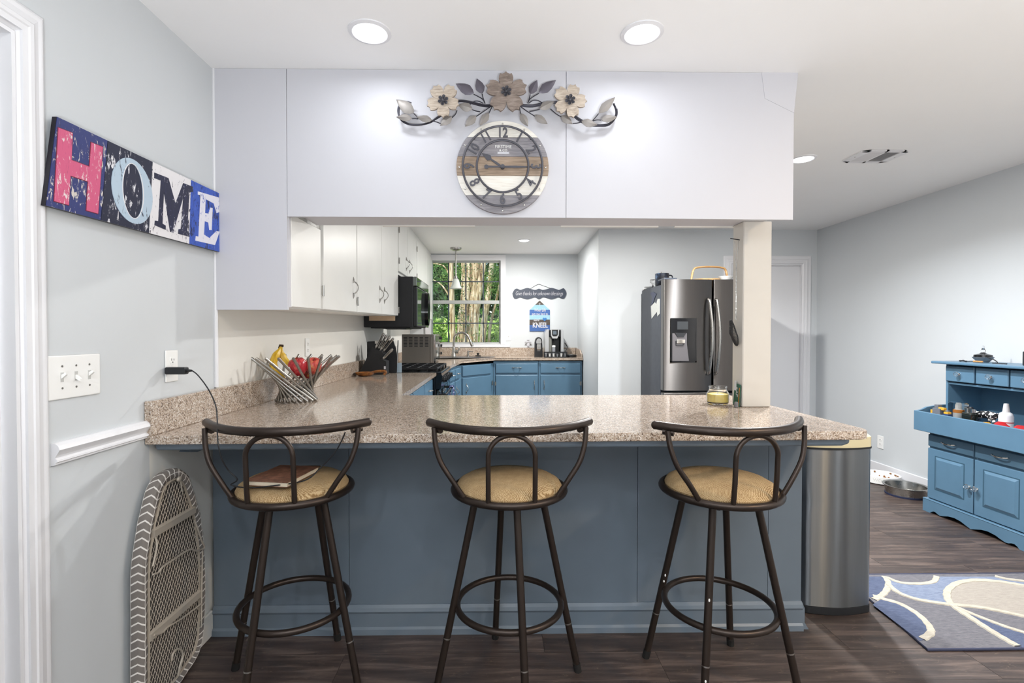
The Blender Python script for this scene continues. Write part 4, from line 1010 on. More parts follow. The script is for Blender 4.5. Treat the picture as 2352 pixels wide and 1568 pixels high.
c = bw(1239.5, 698.5); obj('cross', MB().box(c[0] - .003, YS - .003, c[1] - .022, c[0] + .003, YS, c[1] + .016).box(c[0] - .012, YS - .003, c[1] + .002, c[0] + .012, YS, c[1] + .008), M['white'], ks)
dc = thing('wall_plaque', 'small white cross shaped plaque with faded dark script near can opener', 'plaque', (bw(1213, 796)[0], YB, bw(1213, 796)[1]))
c = bw(1213, 788); u_ = .0061
obj('cross', MB().prism([(c[0] + x * u_, c[1] + y * u_) for x, y in ((-3, -9), (3, -9), (3, -4), (8, -4), (8, 4), (3, 4), (3, 9), (-3, 9), (-3, 4), (-8, 4), (-8, -4), (-3, -4))], UDV, YB - .008, YB - .001), M['white'], dc)
rnd = random.Random(3); m = MB()
for (x0, x1, z) in ((-2.5, 2.5, 6.5), (-7, 7, 2.4), (-6.5, -2, -1), (3, 7, -1), (-7, -3, -3), (4, 7.5, -3), (-2, 2, -6.5)):
    pts = [(c[0] + (x0 + (x1 - x0) * i / 10) * u_, YB - .009, c[1] + (z + rnd.uniform(-.7, .7)) * u_) for i in range(11)]; m.tube(pts, .0028, 5)
obj('script', m, plain('script_grey', '#6d6f66', .6), dc)

# ================================================================ BAR STOOLS
def stool(x, y, rot, legang, label, chips=()):
    """local: the back towards -Y, legs turned on their own swivel"""
    t = thing('bar_stool', label, 'stool', (x, y, 0), 'bar stools at the counter'); ROOT[t] = Vector((0, 0, 0))
    SM = M['stool']; rr = .197; zr = .702
    ca, sa = math.cos(R(rot)), math.sin(R(rot))
    RZ = Matrix.Rotation(R(rot), 4, 'Z')
    def put(name, mb, mat=SM, par=t, smooth=True, lab=None):
        mb.xf(RZ); return obj(name, mb, mat, par, smooth, lab)
    put('seat_ring', MB().tube([(rr * math.cos(2 * PI * i / 48), rr * math.sin(2 * PI * i / 48), zr) for i in range(48)], .0125, 10, True))
    cs = [(0, .694), (.17, .696), (.186, .706), (.188, .716), (.18, .73), (.155, .744), (.11, .752), (.05, .755), (0, .756)]
    put('seat_cushion', MB().lathe(cs, n=48), M['seat'])
    put('seat_plate', MB().lathe([(0, .672), (.085, .672), (.1, .684), (.17, .695), (0, .697)], n=32))
    # hoop of the back
    hw = .0755; yb = -.182
    hpz = [(-hw, yb, zr + .005)] + [(-hw + .0, yb - .006 * math.sin(PI * k / 4), zr + .03 + k * .042) for k in range(5)]
    hpz = [(-hw, yb, zr + .004), (-hw * 1.0, yb - .008, .78), (-hw, yb - .012, .85)]
    hpz += [(-hw * math.cos(R(a)), yb - .014, .862 + .07 * math.sin(R(a))) for a in range(10, 171, 16)]
    hpz += [(hw, yb - .012, .85), (hw, yb - .008, .78), (hw, yb, zr + .004)]
    put('back_hoop', MB().tube(smoothpath(hpz, 3), .0085, 10))
    for s in (-1, 1):
        a0 = R(-90 + s * 52); b0 = Vector((rr * math.cos(a0), rr * math.sin(a0), zr + .004))
        pts = [b0, b0 + Vector((s * .036, -.002, .055)), b0 + Vector((s * .076, .004, .115)), b0 + Vector((s * .094, .012, .165)), b0 + Vector((s * .1, .018, .2)), b0 + Vector((s * .103, .022, .232))]
        put('arm', MB().tube(smoothpath(pts, 4), .0088, 10))
    # top rail: a bow
    rp = []
    for i in range(25):
        q = -1 + i / 12; xx = .283 * q * (1 - .02 * q * q); rp.append((xx, -.205 + .152 * abs(q) ** 2.2, .945 + .004 * abs(q) ** 3))
    m = MB().tube(rp, .0148, 12)
    for e, ps in ((rp[0], rp[1]), (rp[-1], rp[-2])): m.ball(e, .0149, seg=12)
    rl = put('top_rail', m)
    for s in (-1, 1): put('fixing_plate', MB().tube([(s * .235, -.098, .930), (s * .262, -.075, .932)], [.012, .011], 8), SM, rl)
    # base: footring and legs
    for k in range(4):
        a = R(legang + 90 * k); d = Vector((math.cos(a), math.sin(a), 0))
        top_, foot = d * .118 + Vector((0, 0, .69)), d * .263
        L = obj('leg', MB().tube([top_, foot + (top_ - foot) * .012], .0125, 12), SM, t, True)
        dirv = (top_ - foot)
        obj('joint_collar', MB().tube([foot + dirv * .268, foot + dirv * .274], .0131, 12), M['nickel'], L, True)
        obj('foot_cap', MB().tube([foot, foot + dirv * .045], [.0142, .0142], 12), M['rubber'], L, True)
        obj('bolt', MB().ball(d * .19 + Vector((0, 0, .295)), .006, seg=8), M['black_matte'], L, True)
        ch_ = MB(); n_ = 0
        for (kk, tt, hh) in chips:
            if kk == k: ch_.ball(foot + dirv * tt + Vector((-.003, -.0112, 0)), .004, (.8, .6, hh), 8); n_ += 1
        if n_: obj('paint_chip', ch_, M['plastic_w'], L, True, 'pale chipped spots', 'stuff')
        m = MB().box(-.004, -.02, .655, .10, .02, .675, .002); m.xf(Matrix.Rotation(a, 4, 'Z')); obj('bracket', m, SM, t)
    obj('foot_ring', MB().tube([(.186 * math.cos(2 * PI * i / 56), .186 * math.sin(2 * PI * i / 56), .288) for i in range(56)], .0112, 10, True), SM, t, True)
    return t
stool(-.722, 1.798, 0, 73.7, 'dark bar stool with a brown notebook lying on its seat')
stool(.049, 1.792, 1, 11, 'dark bar stool with empty seat in the middle of the three')
stool(.802, 1.772, 10, 56, 'dark bar stool with chipped legs standing nearest the trash can', ((2, .56, 1.6), (2, .19, 4), (2, .215, 1.2), (2, .165, 1.5), (1, .5, 1.5), (1, .465, 1.2)))
# notebook
na, nb2, nc = P(561, 1112, Z=.762), P(660, 1117, Z=.762), P(695, 1066, Z=.762)
ex = (nb2 - na); ex.z = 0; ey = Vector((-ex.y, ex.x, 0)).normalized() * .205; wdt = ex.length; ex.normalize(); eyn = ey.normalized()
NM = Matrix(((ex.x, eyn.x, 0, na.x), (ex.y, eyn.y, 0, na.y), (0, 0, 1, .7575), (0, 0, 0, 1)))
nbk = thing('notebook', 'worn brown leather notebook lying on a stool seat', 'notebook', (na.x + .08, na.y + .1, .757))
leather = wood('brown_leather', '#4f3529', '#6e4a38', '#8a6350', (30, 30, 30), .5, 1.5)
obj('cover', MB().box(0, 0, 0, wdt, .2, .002, .0008).box(0, 0, .015, wdt, .2, .0175, .0008).box(-.0005, 0, .001, .002, .2, .0165).xf(NM), leather, nbk)
obj('pages', MB().box(.002, .003, .002, wdt - .003, .197, .015).xf(NM), plain('paper_edge', '#d9cbb4', .8), nbk)

# ================================================================ IRONING BOARD
XI = W + .052
def ib(px, py): q = P(px, py, X=XI); return (q.y, q.z)
out_px = [(404, 1077), (414, 1082), (425, 1094), (438, 1132), (452, 1181), (460, 1242), (463, 1300), (463.5, 1345), (462, 1405), (458.5, 1461), (450, 1495), (438, 1520), (420, 1545)]
oy = [ib(*p) for p in out_px]
oy += [(1.79, .010), (1.74, .006), (1.68, .007), (1.635, .014), (1.607, .03), (1.590, .07)]
oy += [ib(*p) for p in ((316, 1420), (315, 1340), (317, 1290), (330, 1205), (350, 1124), (364, 1098), (377, 1086), (392, 1078))]
ctr = Vector((sum(p[0] for p in oy) / len(oy), sum(p[1] for p in oy) / len(oy)))
def inset(pts, k):
    o2 = []; n = len(pts)
    for i in range(n):
        a, b2, c2 = Vector(pts[i - 1]), Vector(pts[i]), Vector(pts[(i + 1) % n]); d = ((b2 - a).normalized() + (c2 - b2).normalized()).normalized()
        o2.append(tuple(b2 + Vector((d.y, -d.x)) * k))
    return o2
oyd = [tuple(p) for p in [ (p[0], p[1]) for p in [(v.x, v.y) for v in [Vector((a, c)) for a, c in oy]]]]
# resample evenly
def resample(pts, n):
    P2 = pts + [pts[0]]; Ls = [0]
    for i in range(len(pts)): Ls.append(Ls[-1] + (Vector(P2[i + 1]) - Vector(P2[i])).length)
    out = []; k = 0
    for j in range(n):
        s = Ls[-1] * j / n
        while Ls[k + 1] < s: k += 1
        f = (s - Ls[k]) / (Ls[k + 1] - Ls[k]); out.append(tuple(Vector(P2[k]).lerp(Vector(P2[k + 1]), f)))
    return out
oe = resample(oyd, 90)
sgn = 1 if sum(oe[i][0] * oe[(i + 1) % 90][1] - oe[(i + 1) % 90][0] * oe[i][1] for i in range(90)) < 0 else -1
rim_in = inset(oe, .036 * sgn)
bd = thing('ironing_board', 'small ironing board leaning on the wall, wire mesh underside showing', 'ironing board', (XI, ctr.x, 0))
def chev():
    t = NT('chevron_cover'); uv = t.n('UVMap'); sp_ = t.n('SeparateXYZ'); t.l(uv.outputs[0], sp_.inputs[0])
    v = t.math('ABSOLUTE', t.math('SUBTRACT', t.math('FRACT', t.math('MULTIPLY', sp_.outputs[1], 1.5)), .5))
    u = t.math('FRACT', t.math('ADD', t.math('MULTIPLY', sp_.outputs[0], 74), t.math('MULTIPLY', v, 1.1)))
    ln = t.math('LESS_THAN', u, .2); ln2 = t.math('GREATER_THAN', v, .47)
    k = t.math('MAXIMUM', ln, t.math('MULTIPLY', ln2, 1.0))
    n = t.noise(t.co(), 300, 2); t.bump(n, .2, .002)
    return t.set(t.mix(k, '#77716c', '#dcd8d2'), .85)
cm = MB(); secs = []
for f, dx in ((0, -.022), (-.06, -.010), (-.06, .004), (0, .014), (.25, .019), (.6, .016), (1.0, .008)):
    if f < 0: ring_ = inset(oe, -.004 * sgn)
    else: ring_ = [tuple(Vector(a).lerp(Vector(b2), f)) for a, b2 in zip(oe, rim_in)]
    jit = [random.uniform(-.0025, .0025) * (1 if f > .55 else .3) for _ in ring_]
    secs.append([cm.bm.verts.new((XI + dx + j, p[0], p[1])) for p, j in zip(ring_, jit)])
uvl = cm.bm.loops.layers.uv.new('UVMap'); ns = len(secs)
for s in range(ns - 1):
    for i in range(90):
        q = (i + 1) % 90
        f = cm.bm.faces.new([secs[s][i], secs[s][q], secs[s + 1][q], secs[s + 1][i]])
        for lp_, (uu, vv) in zip(f.loops, ((i, s), (i + 1, s), (i + 1, s + 1), (i, s + 1))): lp_[uvl].uv = (uu / 90, vv / (ns - 1))
cm.bm.faces.new(secs[0])
obj('cover', cm, chev(), bd, True)
obj('rim', MB().tube([(XI + .012, *p) for p in resample(inset(oe, .034 * sgn), 90)], .0045, 6, True), plain('beige_enamel', '#b3a899', .45, .2), bd, True)
beige = plain('beige_wire', '#bdb3a5', .45, .2)
poly = resample(inset(oe, .032 * sgn), 60)
def clip(p, d):
    ts = []
    for i in range(len(poly)):
        a = Vector(poly[i]); e = Vector(poly[(i + 1) % len(poly)]) - a; den = d.x * e.y - d.y * e.x
        if abs(den) < 1e-9: continue
        w_ = a - p; t = (w_.x * e.y - w_.y * e.x) / den; s = (w_.x * d.y - w_.y * d.x) / den
        if 0 <= s < 1: ts.append(t)
    return (min(ts), max(ts)) if len(ts) > 1 else None
wm = MB()
for ang in (62, 118):
    d = Vector((math.cos(R(ang)), math.sin(R(ang)))); n = Vector((-d.y, d.x))
    for k in range(-44, 45):
        r_ = clip(Vector((ctr.x, .39)) + n * k * .0145, d)
        if r_:
            p0, p1 = Vector((ctr.x, .39)) + n * k * .0145 + d * r_[0], Vector((ctr.x, .39)) + n * k * .0145 + d * r_[1]
            wm.tube([(XI + .011, *p0), (XI + .011, *p1)], .0009, 4, cap=False)
obj('wire_mesh', wm, beige, bd, kind='stuff')
obj('pad_underside', MB().prism(inset(oe, .03 * sgn), DUV, XI + .002, XI + .004), plain('pad_grey', '#57534f', .9), bd)
for z in (.585, .255):
    r_ = clip(Vector((ctr.x, z)), Vector((1, 0))); y0, y1 = ctr.x + r_[0], ctr.x + r_[1]
    obj('cross_bar', MB().prism([(0, 0), (.011, .004), (.011, .026), (0, .03), (-.002, .015)], lambda u, v, dd: (XI + .011 + u, dd, z + v), y0, y1), beige, bd)
def wire(pts, r=.0032, nm='folded_leg'): obj(nm, MB().tube(smoothpath([(XI + .022 + (q[2] if len(q) > 2 else 0), q[0], q[1]) for q in pts], 5), r, 8), beige, bd, True)
g = lambda px, py, o_=0: (*ib(px, py), o_)
wire([g(437, 1193, -.008), g(441, 1215), g(449, 1240), g(456, 1257), g(438, 1264), g(420, 1262), g(385, 1284), g(358, 1302), g(349, 1314), g(336, 1319)])
wire([g(347, 1233, -.008), g(345, 1250), g(341, 1275), g(335, 1300)])
wire([g(450, 1385), g(428, 1402), g(400, 1422), g(370, 1440), g(358, 1452), g(338, 1458)])
wire([g(452, 1265), g(450, 1350), g(449, 1440)], .003)
wire([g(397, 1551, -.004), g(399, 1528), g(405, 1508), g(403, 1494), g(393, 1490), g(383, 1500), g(380, 1514), (*ib(379, 1517), 0)], .0035, 'hook')
wire([g(398, 1100, -.004), g(401, 1110), g(404, 1128)], .0025, 'drawstring'); obj('knot', MB().ball((XI + .022, *ib(397, 1100)), .012, (.6, 1, .8), 10), beige, bd, True)

# ================================================================ FRUIT BOWL
fb = P(681, 921, Z=.91); BX, BY = fb.x + .0, fb.y
bowl = thing('fruit_bowl', 'fruit bowl of twisted steel rods on the granite counter', 'fruit bowl', (BX, BY, .911))
NR = 20
for i in range(NR):
    a = 2 * PI * i / NR; b2 = a - R(108)
    p0 = Vector((BX + .098 * math.cos(a), BY + .098 * math.sin(a), .917)); p1 = Vector((BX + .212 * math.cos(b2), BY + .212 * math.sin(b2), 1.14))
    m = MB().tube([p0, p1], .0068, 10)
    obj('rod', m, M['nickel'], bowl, True)
wz = .957
obj('inner_ring', MB().tube([(BX + .062 * math.cos(2 * PI * i / 30), BY + .062 * math.sin(2 * PI * i / 30), .962) for i in range(30)], .005, 8, True), M['black_matte'], bowl, True)
obj('tray', MB().lathe([(0, .972), (.058, .972), (.066, .978), (.05, .980), (0, .978)], (BX, BY, 0), 24), M['black_matte'], bowl, True)
def applemat(nm, a, b2, c):
    t = NT(nm); v = t.co((1, 1, .35)); n = t.noise(v, 60, 4, .6, .5); return t.set(t.ramp(n, [(.3, a), (.52, b2), (.7, c)]), .22)
AP = [applemat('apple_red', '#8e1626', '#b92a34', '#d8605a'), applemat('apple_blush', '#b83432', '#d0524a', '#e59a6c'), applemat('apple_dark', '#7a1a22', '#9a2a2c', '#c88a4a')]
def apple(lab, c, r, mt, tilt=(0, 0)):
    t = thing('apple', lab, 'apple', (c[0], c[1], c[2] - r)); Mx = Matrix.Rotation(R(tilt[0]), 4, 'X') @ Matrix.Rotation(R(tilt[1]), 4, 'Y')
    pr = [(0, -.82), (.2, -.93), (.5, -.9), (.82, -.55), (1, .05), (.95, .5), (.72, .86), (.4, .95), (.18, .83), (0, .62)]
    obj('flesh', MB().lathe([(a * r, z * r) for a, z in pr], c, 28, Mx), M.setdefault(mt.name, mt), t, True)
    s = Vector(c) + Mx @ Vector((0, 0, r * .62)); e = Vector(c) + Mx @ Vector((r * .15, 0, r * 1.15))
    obj('stem', MB().tube([s, e], [.0018, .0024], 6), M['wood_mid'], t); return t
q = P(685, 842, Y=BY - .03); ap1 = apple('red apple with a round sticker in the fruit bowl', (q.x, BY - .035, q.z), .046, AP[0], (15, -10))
obj('sticker', MB().ball((q.x - .026, BY - .072, q.z - .006), .0085, (1, .45, 1.1), 12), M['plastic_w'], ap1, True)
q2 = P(717, 841, Y=BY + .0); apple('blush red apple with visible stem dimple in the fruit bowl', (q2.x, BY + .015, q2.z), .042, AP[1], (25, 8))
apple('dark red apple low in the bowl behind the stickered apple', (BX + .02, BY + .07, 1.055), .037, AP[2])
bn = thing('banana_bunch', 'two ripe yellow bananas joined at a dark stem in the bowl', 'banana', (BX - .08, BY + .02, 1.0))
def bananamat():
    t = NT('banana_skin'); n = t.noise(t.co((1, 1, .4)), 50, 4); return t.set(t.ramp(n, [(.3, '#c99a1e'), (.5, '#dcb431'), (.75, '#e3c44e')]), .4)
BM_ = bananamat()
def banana(pts, r=.019):
    pp = smoothpath([P(px, py, Y=BY + dy) for px, py, dy in pts], 6); k = len(pp)
    rs = []
    for i in range(k):
        f = i / (k - 1); rs.append(.0065 if f < .12 else .0065 + (r - .0065) * min(1, (f - .12) / .2) if f < .85 else max(.006, r * (1 - (f - .85) / .15 * .7)))
    return obj('banana', MB().tube(pp, rs, 7), BM_, bn, True)
banana([(645, 796, .01), (640, 806, .0), (632, 820, -.02), (628, 836, -.03), (637, 856, -.03), (655, 872, -.01)])
banana([(646, 796, .02), (647, 812, .03), (654, 828, .03), (668, 842, .02), (684, 850, .015)])
obj('stem', MB().tube([P(642, 800, Y=BY + .012), P(644, 794, Y=BY + .012), P(651, 794, Y=BY + .014)], [.008, .0095, .006], 8), plain('banana_stem', '#3d2a18', .7), bn, True)

# ================================================================ KNIFE BLOCK, SPOON, BOARD
KB = (-1.065, 4.33)
kbk = thing('knife_block', 'black wooden knife block on the counter beside the range', 'knife block', (KB[0], KB[1], .911))
kx = lambda px, Y=4.3: P(px, 800, Y=Y).x
kz = lambda py, Y=4.3: P(900, py, Y=Y).z
kp = [(kx(826), .911), (kx(889), .911), (kx(889.5), kz(829)), (kx(876), kz(825.5)), (kx(885), kz(809)), (kx(858), kz(797)), (kx(846), kz(811))]
kp = [(kx(826), .911), (kx(889), .911), (kx(889.5), kz(829)), (kx(876.5), kz(824)), (kx(884), kz(811)), (kx(857), kz(797))]
obj('block', MB().prism(kp, UDV, 4.26, 4.38), M['black_matte'], kbk)
obj('badge', MB().box(kx(884), 4.2575, kz(847), kx(888.3), 4.26, kz(840)), M['white'], kbk)
handle_m = M['nickel']
def knife(lab, a, b2, Y, r=.0105):
    p0, p1 = P(*a, Y=Y), P(*b2, Y=Y); d = (p1 - p0).normalized()
    k = thing('knife', lab, 'knife', p0, 'knives in the block')
    m = MB().tube([p0, p0 + d * .012, p0.lerp(p1, .5), p1 - d * .012, p1], [r * .8, r, r * .8, r * 1.1, r * .7], 10); m.xf(Matrix.Translation(p0) @ Matrix.Identity(4) @ Matrix.Translation(-p0)); obj('handle', m, handle_m, k, True)
    n = Vector((0, 1, 0)); s = d.cross(n)
    obj('scale', MB().tube([p0 + d * .02 - n * r * .75, p1 - d * .02 - n * r * .75], [.0035, .0035], 6), M['black_matte'], k)
    obj('blade', MB().tube([p0 - d * .05, p0], [.0035, .006], 6), M['steel'], k)
knife('long knife tallest in the block, nearest the wall', (864, 797), (882, 765), 4.30)
knife('black capped knife second from the wall in the block', (870, 800), (888, 769), 4.345)
knife('knife with a steel handle third from the wall in the block', (875, 802), (896, 772), 4.29)
knife('slim knife at the range side of the top row in the block', (881, 805), (904, 776), 4.31)
knife('wide handled shears knife set low in the front of the block', (880, 823), (902, 801), 4.275, .013)
Yk = 4.43
cbp = [(kx(842, Yk), .912), (kx(911, Yk), .912), (kx(912, Yk), kz(818, Yk)), (kx(909, Yk), kz(800, Yk)), (kx(903, Yk), kz(781, Yk)), (kx(843, Yk), kz(784, Yk))]
cb_ = thing('cutting_board', 'black cutting board standing behind the knife block', 'cutting board', (kx(875, Yk), Yk, .911))
m = MB().prism(cbp, UDV, Yk, Yk + .016); bmesh.ops.bevel(m.bm, geom=list(m.bm.edges), offset=.004, segments=2, affect='EDGES'); obj('board', m, M['black_matte'], cb_, True)
obj('grip', MB().box(kx(861, Yk), Yk - .002, kz(789, Yk), kx(868, Yk), Yk + .001, kz(782, Yk), .001), M['nickel'], cb_)
sp_ = thing('wooden_spoon', 'dark carved wooden ladle lying on the granite by knife block', 'spoon', (kx(850, 4.1), 4.1, .911))
s0, s1 = P(838, 862, Z=.915), P(884, 861, Z=.915); s0.x = max(s0.x, W + .112)
obj('bowl', MB().lathe([(0, .912), (.05, .913), (.07, .925), (.078, .942), (.071, .942), (.06, .928), (0, .92)], (s0.x, s0.y, 0), 24), M['wood_mid'], sp_, True)
obj('handle', MB().tube(smoothpath([(s0.x + .06, s0.y, .938), (s0.x + .11, s0.y, .95), (s0.x + .17, s0.y, .946), (s1.x, s0.y, .921)], 5), [.011] * 15 + [.012], 8), M['wood_mid'], sp_, True)
ut = thing('spatula', 'pale blue spatula standing between the cutting board and toaster oven', 'spatula', (kx(912, 4.45), 4.452, .911))
yy = 4.455; x0 = P(912, 800, Y=yy).x
obj('blade', MB().box(x0 - .035, yy - .003, .912, x0 + .04, yy + .003, 1.0, .002), plain('pale_blue_silicone', '#9fb4c4', .5), ut); obj('handle', MB().tube([(x0, yy, .99), (x0 + .01, yy, 1.2)], .006, 8), M['nickel'], ut, True)

# ================================================================ COFFEE CORNER
zc = .949
def bx(px, Y): return P(px, 800, Y=Y).x
Yc = 6.72
co = thing('can_opener', 'black electric can opener beside the coffee maker', 'can opener', (bx(1237, Yc), Yc, zc))
a, b2 = bx(1227.5, Yc), bx(1246, Yc); hh = P(1237, 774, Y=Yc).z
pf = [(a, zc), (b2, zc), (b2, zc + .06), (b2 - .008, hh - .07)] + [((a + b2) / 2 + (b2 - a) * .42 * math.cos(R(t)), hh - .05 + .05 * math.sin(R(t))) for t in range(0, 181, 20)] + [(a + .004, hh - .07)]
obj('body', MB().prism(pf, UDV, Yc - .05, Yc + .06), M['plastic_k'], co); c_ = (a + b2) / 2
obj('lever', MB().prism([((c_ + (b2 - a) * .34 * math.cos(R(t))), hh - .075 + .06 * math.sin(R(t))) for t in range(10, 171, 20)] + [(c_ - .03, hh - .085), (c_ + .03, hh - .085)], UDV, Yc - .058, Yc - .05), M['chrome'], co)
obj('cutter', MB().box(c_ - .026, Yc - .064, hh - .165, c_ + .03, Yc - .05, hh - .09, .006).cyl((c_, Yc - .072, hh - .125), (c_, Yc - .06, hh - .125), .014, n=14), M['chrome'], co)
obj('badge', MB().box(c_ - .02, Yc - .0515, zc + .08, c_ + .02, Yc - .05, zc + .086), M['nickel'], co)
cf = thing('coffee_maker', 'silver and black pod coffee maker in the kitchen corner', 'coffee maker', (bx(1270, 6.78), 6.78, zc))
Yq = 6.74; L0, R0 = bx(1250.5, Yq), bx(1292.5, Yq); tz_ = P(1270, 755, Y=Yq).z; cxm = (L0 + R0) / 2
obj('base', MB().box(L0 + .02, Yq - .11, zc, R0 - .02, Yq + .15, zc + .03, .006), M['plastic_k'], cf)
obj('back', MB().box(L0 + .06, Yq + .02, zc + .03, R0 - .035, Yq + .15, tz_ - .06, .008), M['plastic_k'], cf)
silver = plain('silver_plastic', '#b9bbbd', .35, .5)
for s, (x0, x1) in enumerate(((L0, L0 + .05), (R0 - .035, R0))):
    pts = [(x0, zc + .012), (x1, zc + .012), (x1, tz_ - .03), (x1 - .012 if s else x1, tz_ - .006), (x0 + (0 if s else .028), tz_ - .006), (x0, tz_ - .05)]
    obj('side_wall', MB().prism(pts, UDV, Yq - .09, Yq + .15), silver, cf)
obj('reservoir', MB().box(L0 + .051, Yq - .08, zc + .03, L0 + .09, Yq + .01, tz_ - .09, .004), plain('smoked_water_tank', '#6f706c', .1), cf)
obj('head', MB().box(L0 + .053, Yq - .1, tz_ - .11, R0 - .036, Yq + .15, tz_ - .015, .012, 2), M['plastic_k'], cf, True)
hx = P(1272, 765, Y=Yq).x
outl = [(hx - .052, tz_ - .002), (hx + .052, tz_ - .002), (hx + .05, tz_ - .09), (hx + .03, tz_ - .128), (hx - .03, tz_ - .128), (hx - .05, tz_ - .09)]
inl = [(hx - .04, tz_ - .014), (hx + .04, tz_ - .014), (hx + .038, tz_ - .085), (hx + .022, tz_ - .1), (hx - .022, tz_ - .1), (hx - .038, tz_ - .085)]
obj('handle', MB().ring(outl, inl, UDV, Yq - .125, Yq - .1), silver, cf)
obj('display', MB().prism(inl, UDV, Yq - .112, Yq - .099), M['black_gloss'], cf); obj('screen', MB().box(hx - .024, Yq - .114, tz_ - .075, hx + .024, Yq - .111, tz_ - .025), plain('screen_grey', '#5d6873', .2), cf)
obj('nozzle', MB().cyl((hx, Yq - .06, tz_ - .16), (hx, Yq - .06, tz_ - .11), .016, .02, 12), M['plastic_k'], cf)
Yt = 6.56
tr = thing('pod_tray', 'black wire tray of coffee pods before the coffee maker', 'tray', (bx(1276, Yt), Yt, zc))
a, b2 = bx(1249.5, Yt), bx(1302, Yt); z1 = P(1276, 808, Y=Yt - .05).z
obj('tray', MB().box(a, Yt - .05, zc, b2, Yt + .05, zc + .008).box(a, Yt - .05, z1 - .012, b2, Yt - .042, z1).box(a, Yt + .042, z1 - .012, b2, Yt + .05, z1).box(a, Yt - .042, z1 - .012, a + .008, Yt + .042, z1).box(b2 - .008, Yt - .042, z1 - .012, b2, Yt + .042, z1), M['plastic_k'], tr)
for i in range(7):
    x = a + (b2 - a) * i / 6; obj('divider', MB().box(x - .006 if i else x, Yt - .049, zc + .008, x + (.006 if i < 6 else 0), Yt + .049, z1 - .011), M['plastic_k'], tr)
for i in range(6):
    x = a + (b2 - a) * (i + .5) / 6
    o = MB().lathe([(0, zc + .009), (.017, zc + .009), (.021, zc + .044), (.0235, zc + .045), (.0235, zc + .048), (0, zc + .048)], (x, Yt, 0), 16)
    solo('coffee_pod', 'coffee pod in the %s slot of the tray counted from the can opener' % ('first', 'second', 'third', 'fourth', 'fifth', 'last')[i], 'coffee pod', o, M['plastic_w'] if i in (1, 2, 4) else plain('pod_grey', '#8f9298', .4), True, 'coffee pods in the tray')
q = P(1272, 800, Y=6.66); jz = zc + .031
jr = thing('spice_jar', 'small clear jar with white lid before the coffee maker', 'jar', (q.x, 6.665, jz))
obj('body', MB().lathe([(0, jz), (.022, jz), (.023, jz + .09), (.018, jz + .1), (0, jz + .1)], (q.x, 6.665, 0), 16), plain('jar_contents', '#8d8f96', .2), jr, True)
obj('lid', MB().lathe([(0, jz + .1), (.024, jz + .1), (.024, jz + .124), (0, jz + .126)], (q.x, 6.665, 0), 16), M['plastic_w'], jr, True)
q = P(1294, 803, Y=6.7); cc_ = MB().lathe([(0, zc), (.024, zc), (.027, zc + .09), (.028, zc + .1), (.025, zc + .1), (.022, zc + .01), (0, zc + .01)], (R0 + .036, 6.88, 0), 16)
solo('white_cup', 'small pale cup beside the coffee maker corner', 'cup', cc_, plain('cup_grey', '#b9bcbf', .4), True)
Yw = 6.6; q = P(1313, 815, Y=Yw)
mwk = thing('mug_warmer', 'flat round black mug warmer with cord at the counter end', 'mug warmer', (q.x, Yw + .06, zc))
obj('base', MB().lathe([(0, zc), (.075, zc), (.078, zc + .02), (.072, zc + .032), (0, zc + .032)], (q.x, Yw + .07, 0), 28), M['plastic_k'], mwk, True)
obj('plate', MB().lathe([(0, zc + .032), (.055, zc + .032), (.055, zc + .037), (0, zc + .037)], (q.x, Yw + .07, 0), 24), M['nickel'], mwk, True)
obj('cord', MB().tube(smoothpath([(q.x - .06, Yw + .11, zc + .02), (q.x - .07, Yw + .13, zc + .06), P(1303, 797, Y=6.92), P(1297, 787, Y=6.93)], 6), .006, 8), M['plastic_k'], mwk, True)

# ================================================================ REFRIGERATOR AND ITS THINGS
FX0, FX1, FYF = 1.546, 2.455, 4.57
fr = thing('refrigerator', 'dark stainless refrigerator with double doors and dispenser behind the bar', 'refrigerator', (2.0, 4.95, 0))
obj('body', MB().box(FX0, 4.665, .02, FX1, 5.27, 1.714, .004), M['fridge_side'], fr)
XM = P(1638.5, 760, Y=FYF).x
def bowed(x0, x1, z0, z1, bul=.014, n=16):
    pl_ = [(x0, 4.66), (x0, FYF + bul + .01), (x0 + .004, FYF + bul + .002)] + [(x0 + .008 + (x1 - x0 - .016) * i / n, FYF + bul * (2 * i / n - 1) ** 2) for i in range(n + 1)] + [(x1 - .004, FYF + bul + .002), (x1, FYF + bul + .01), (x1, 4.66)]
    return MB().prism(pl_, XYZ, z0, z1)
dl = obj('door', bowed(FX0, XM - .006, .735, 1.757), M['fridge_front'], fr, True); drr = obj('door', bowed(XM + .006, FX1, .735, 1.757), M['fridge_front'], fr, True)
obj('drawer', MB().box(FX0, FYF, .06, FX1, 4.66, .715, .012, 3), M['fridge_front'], fr, True)
obj('toe_grille', MB().box(FX0 + .02, 4.62, 0, FX1 - .02, 5.2, .06), M['black_matte'], fr)
obj('hinge_cover', MB().box(FX0 + .01, 4.60, 1.757, FX0 + .13, 4.78, 1.775, .006, 2), M['fridge_side'], fr)
for d_, px in ((dl, 1632), (drr, 1649)):
    x = P(px, 760, Y=FYF - .05).x; zt, zb_ = P(px, 686, Y=FYF - .04).z, P(px, 859, Y=FYF - .04).z
    m = MB(); pts = [(x, FYF - .004, zt), (x, FYF - .03, zt - .012)] + [(x + (.012 * math.sin(PI * k / 10)), FYF - .035 - .03 * math.sin(PI * k / 10), zt - .03 - (zt - zb_ - .06) * k / 10) for k in range(11)] + [(x, FYF - .03, zb_ + .012), (x, FYF - .004, zb_)]
    m.tube(pts, .0125, 12); obj('handle', m, M['nickel'], d_, True)
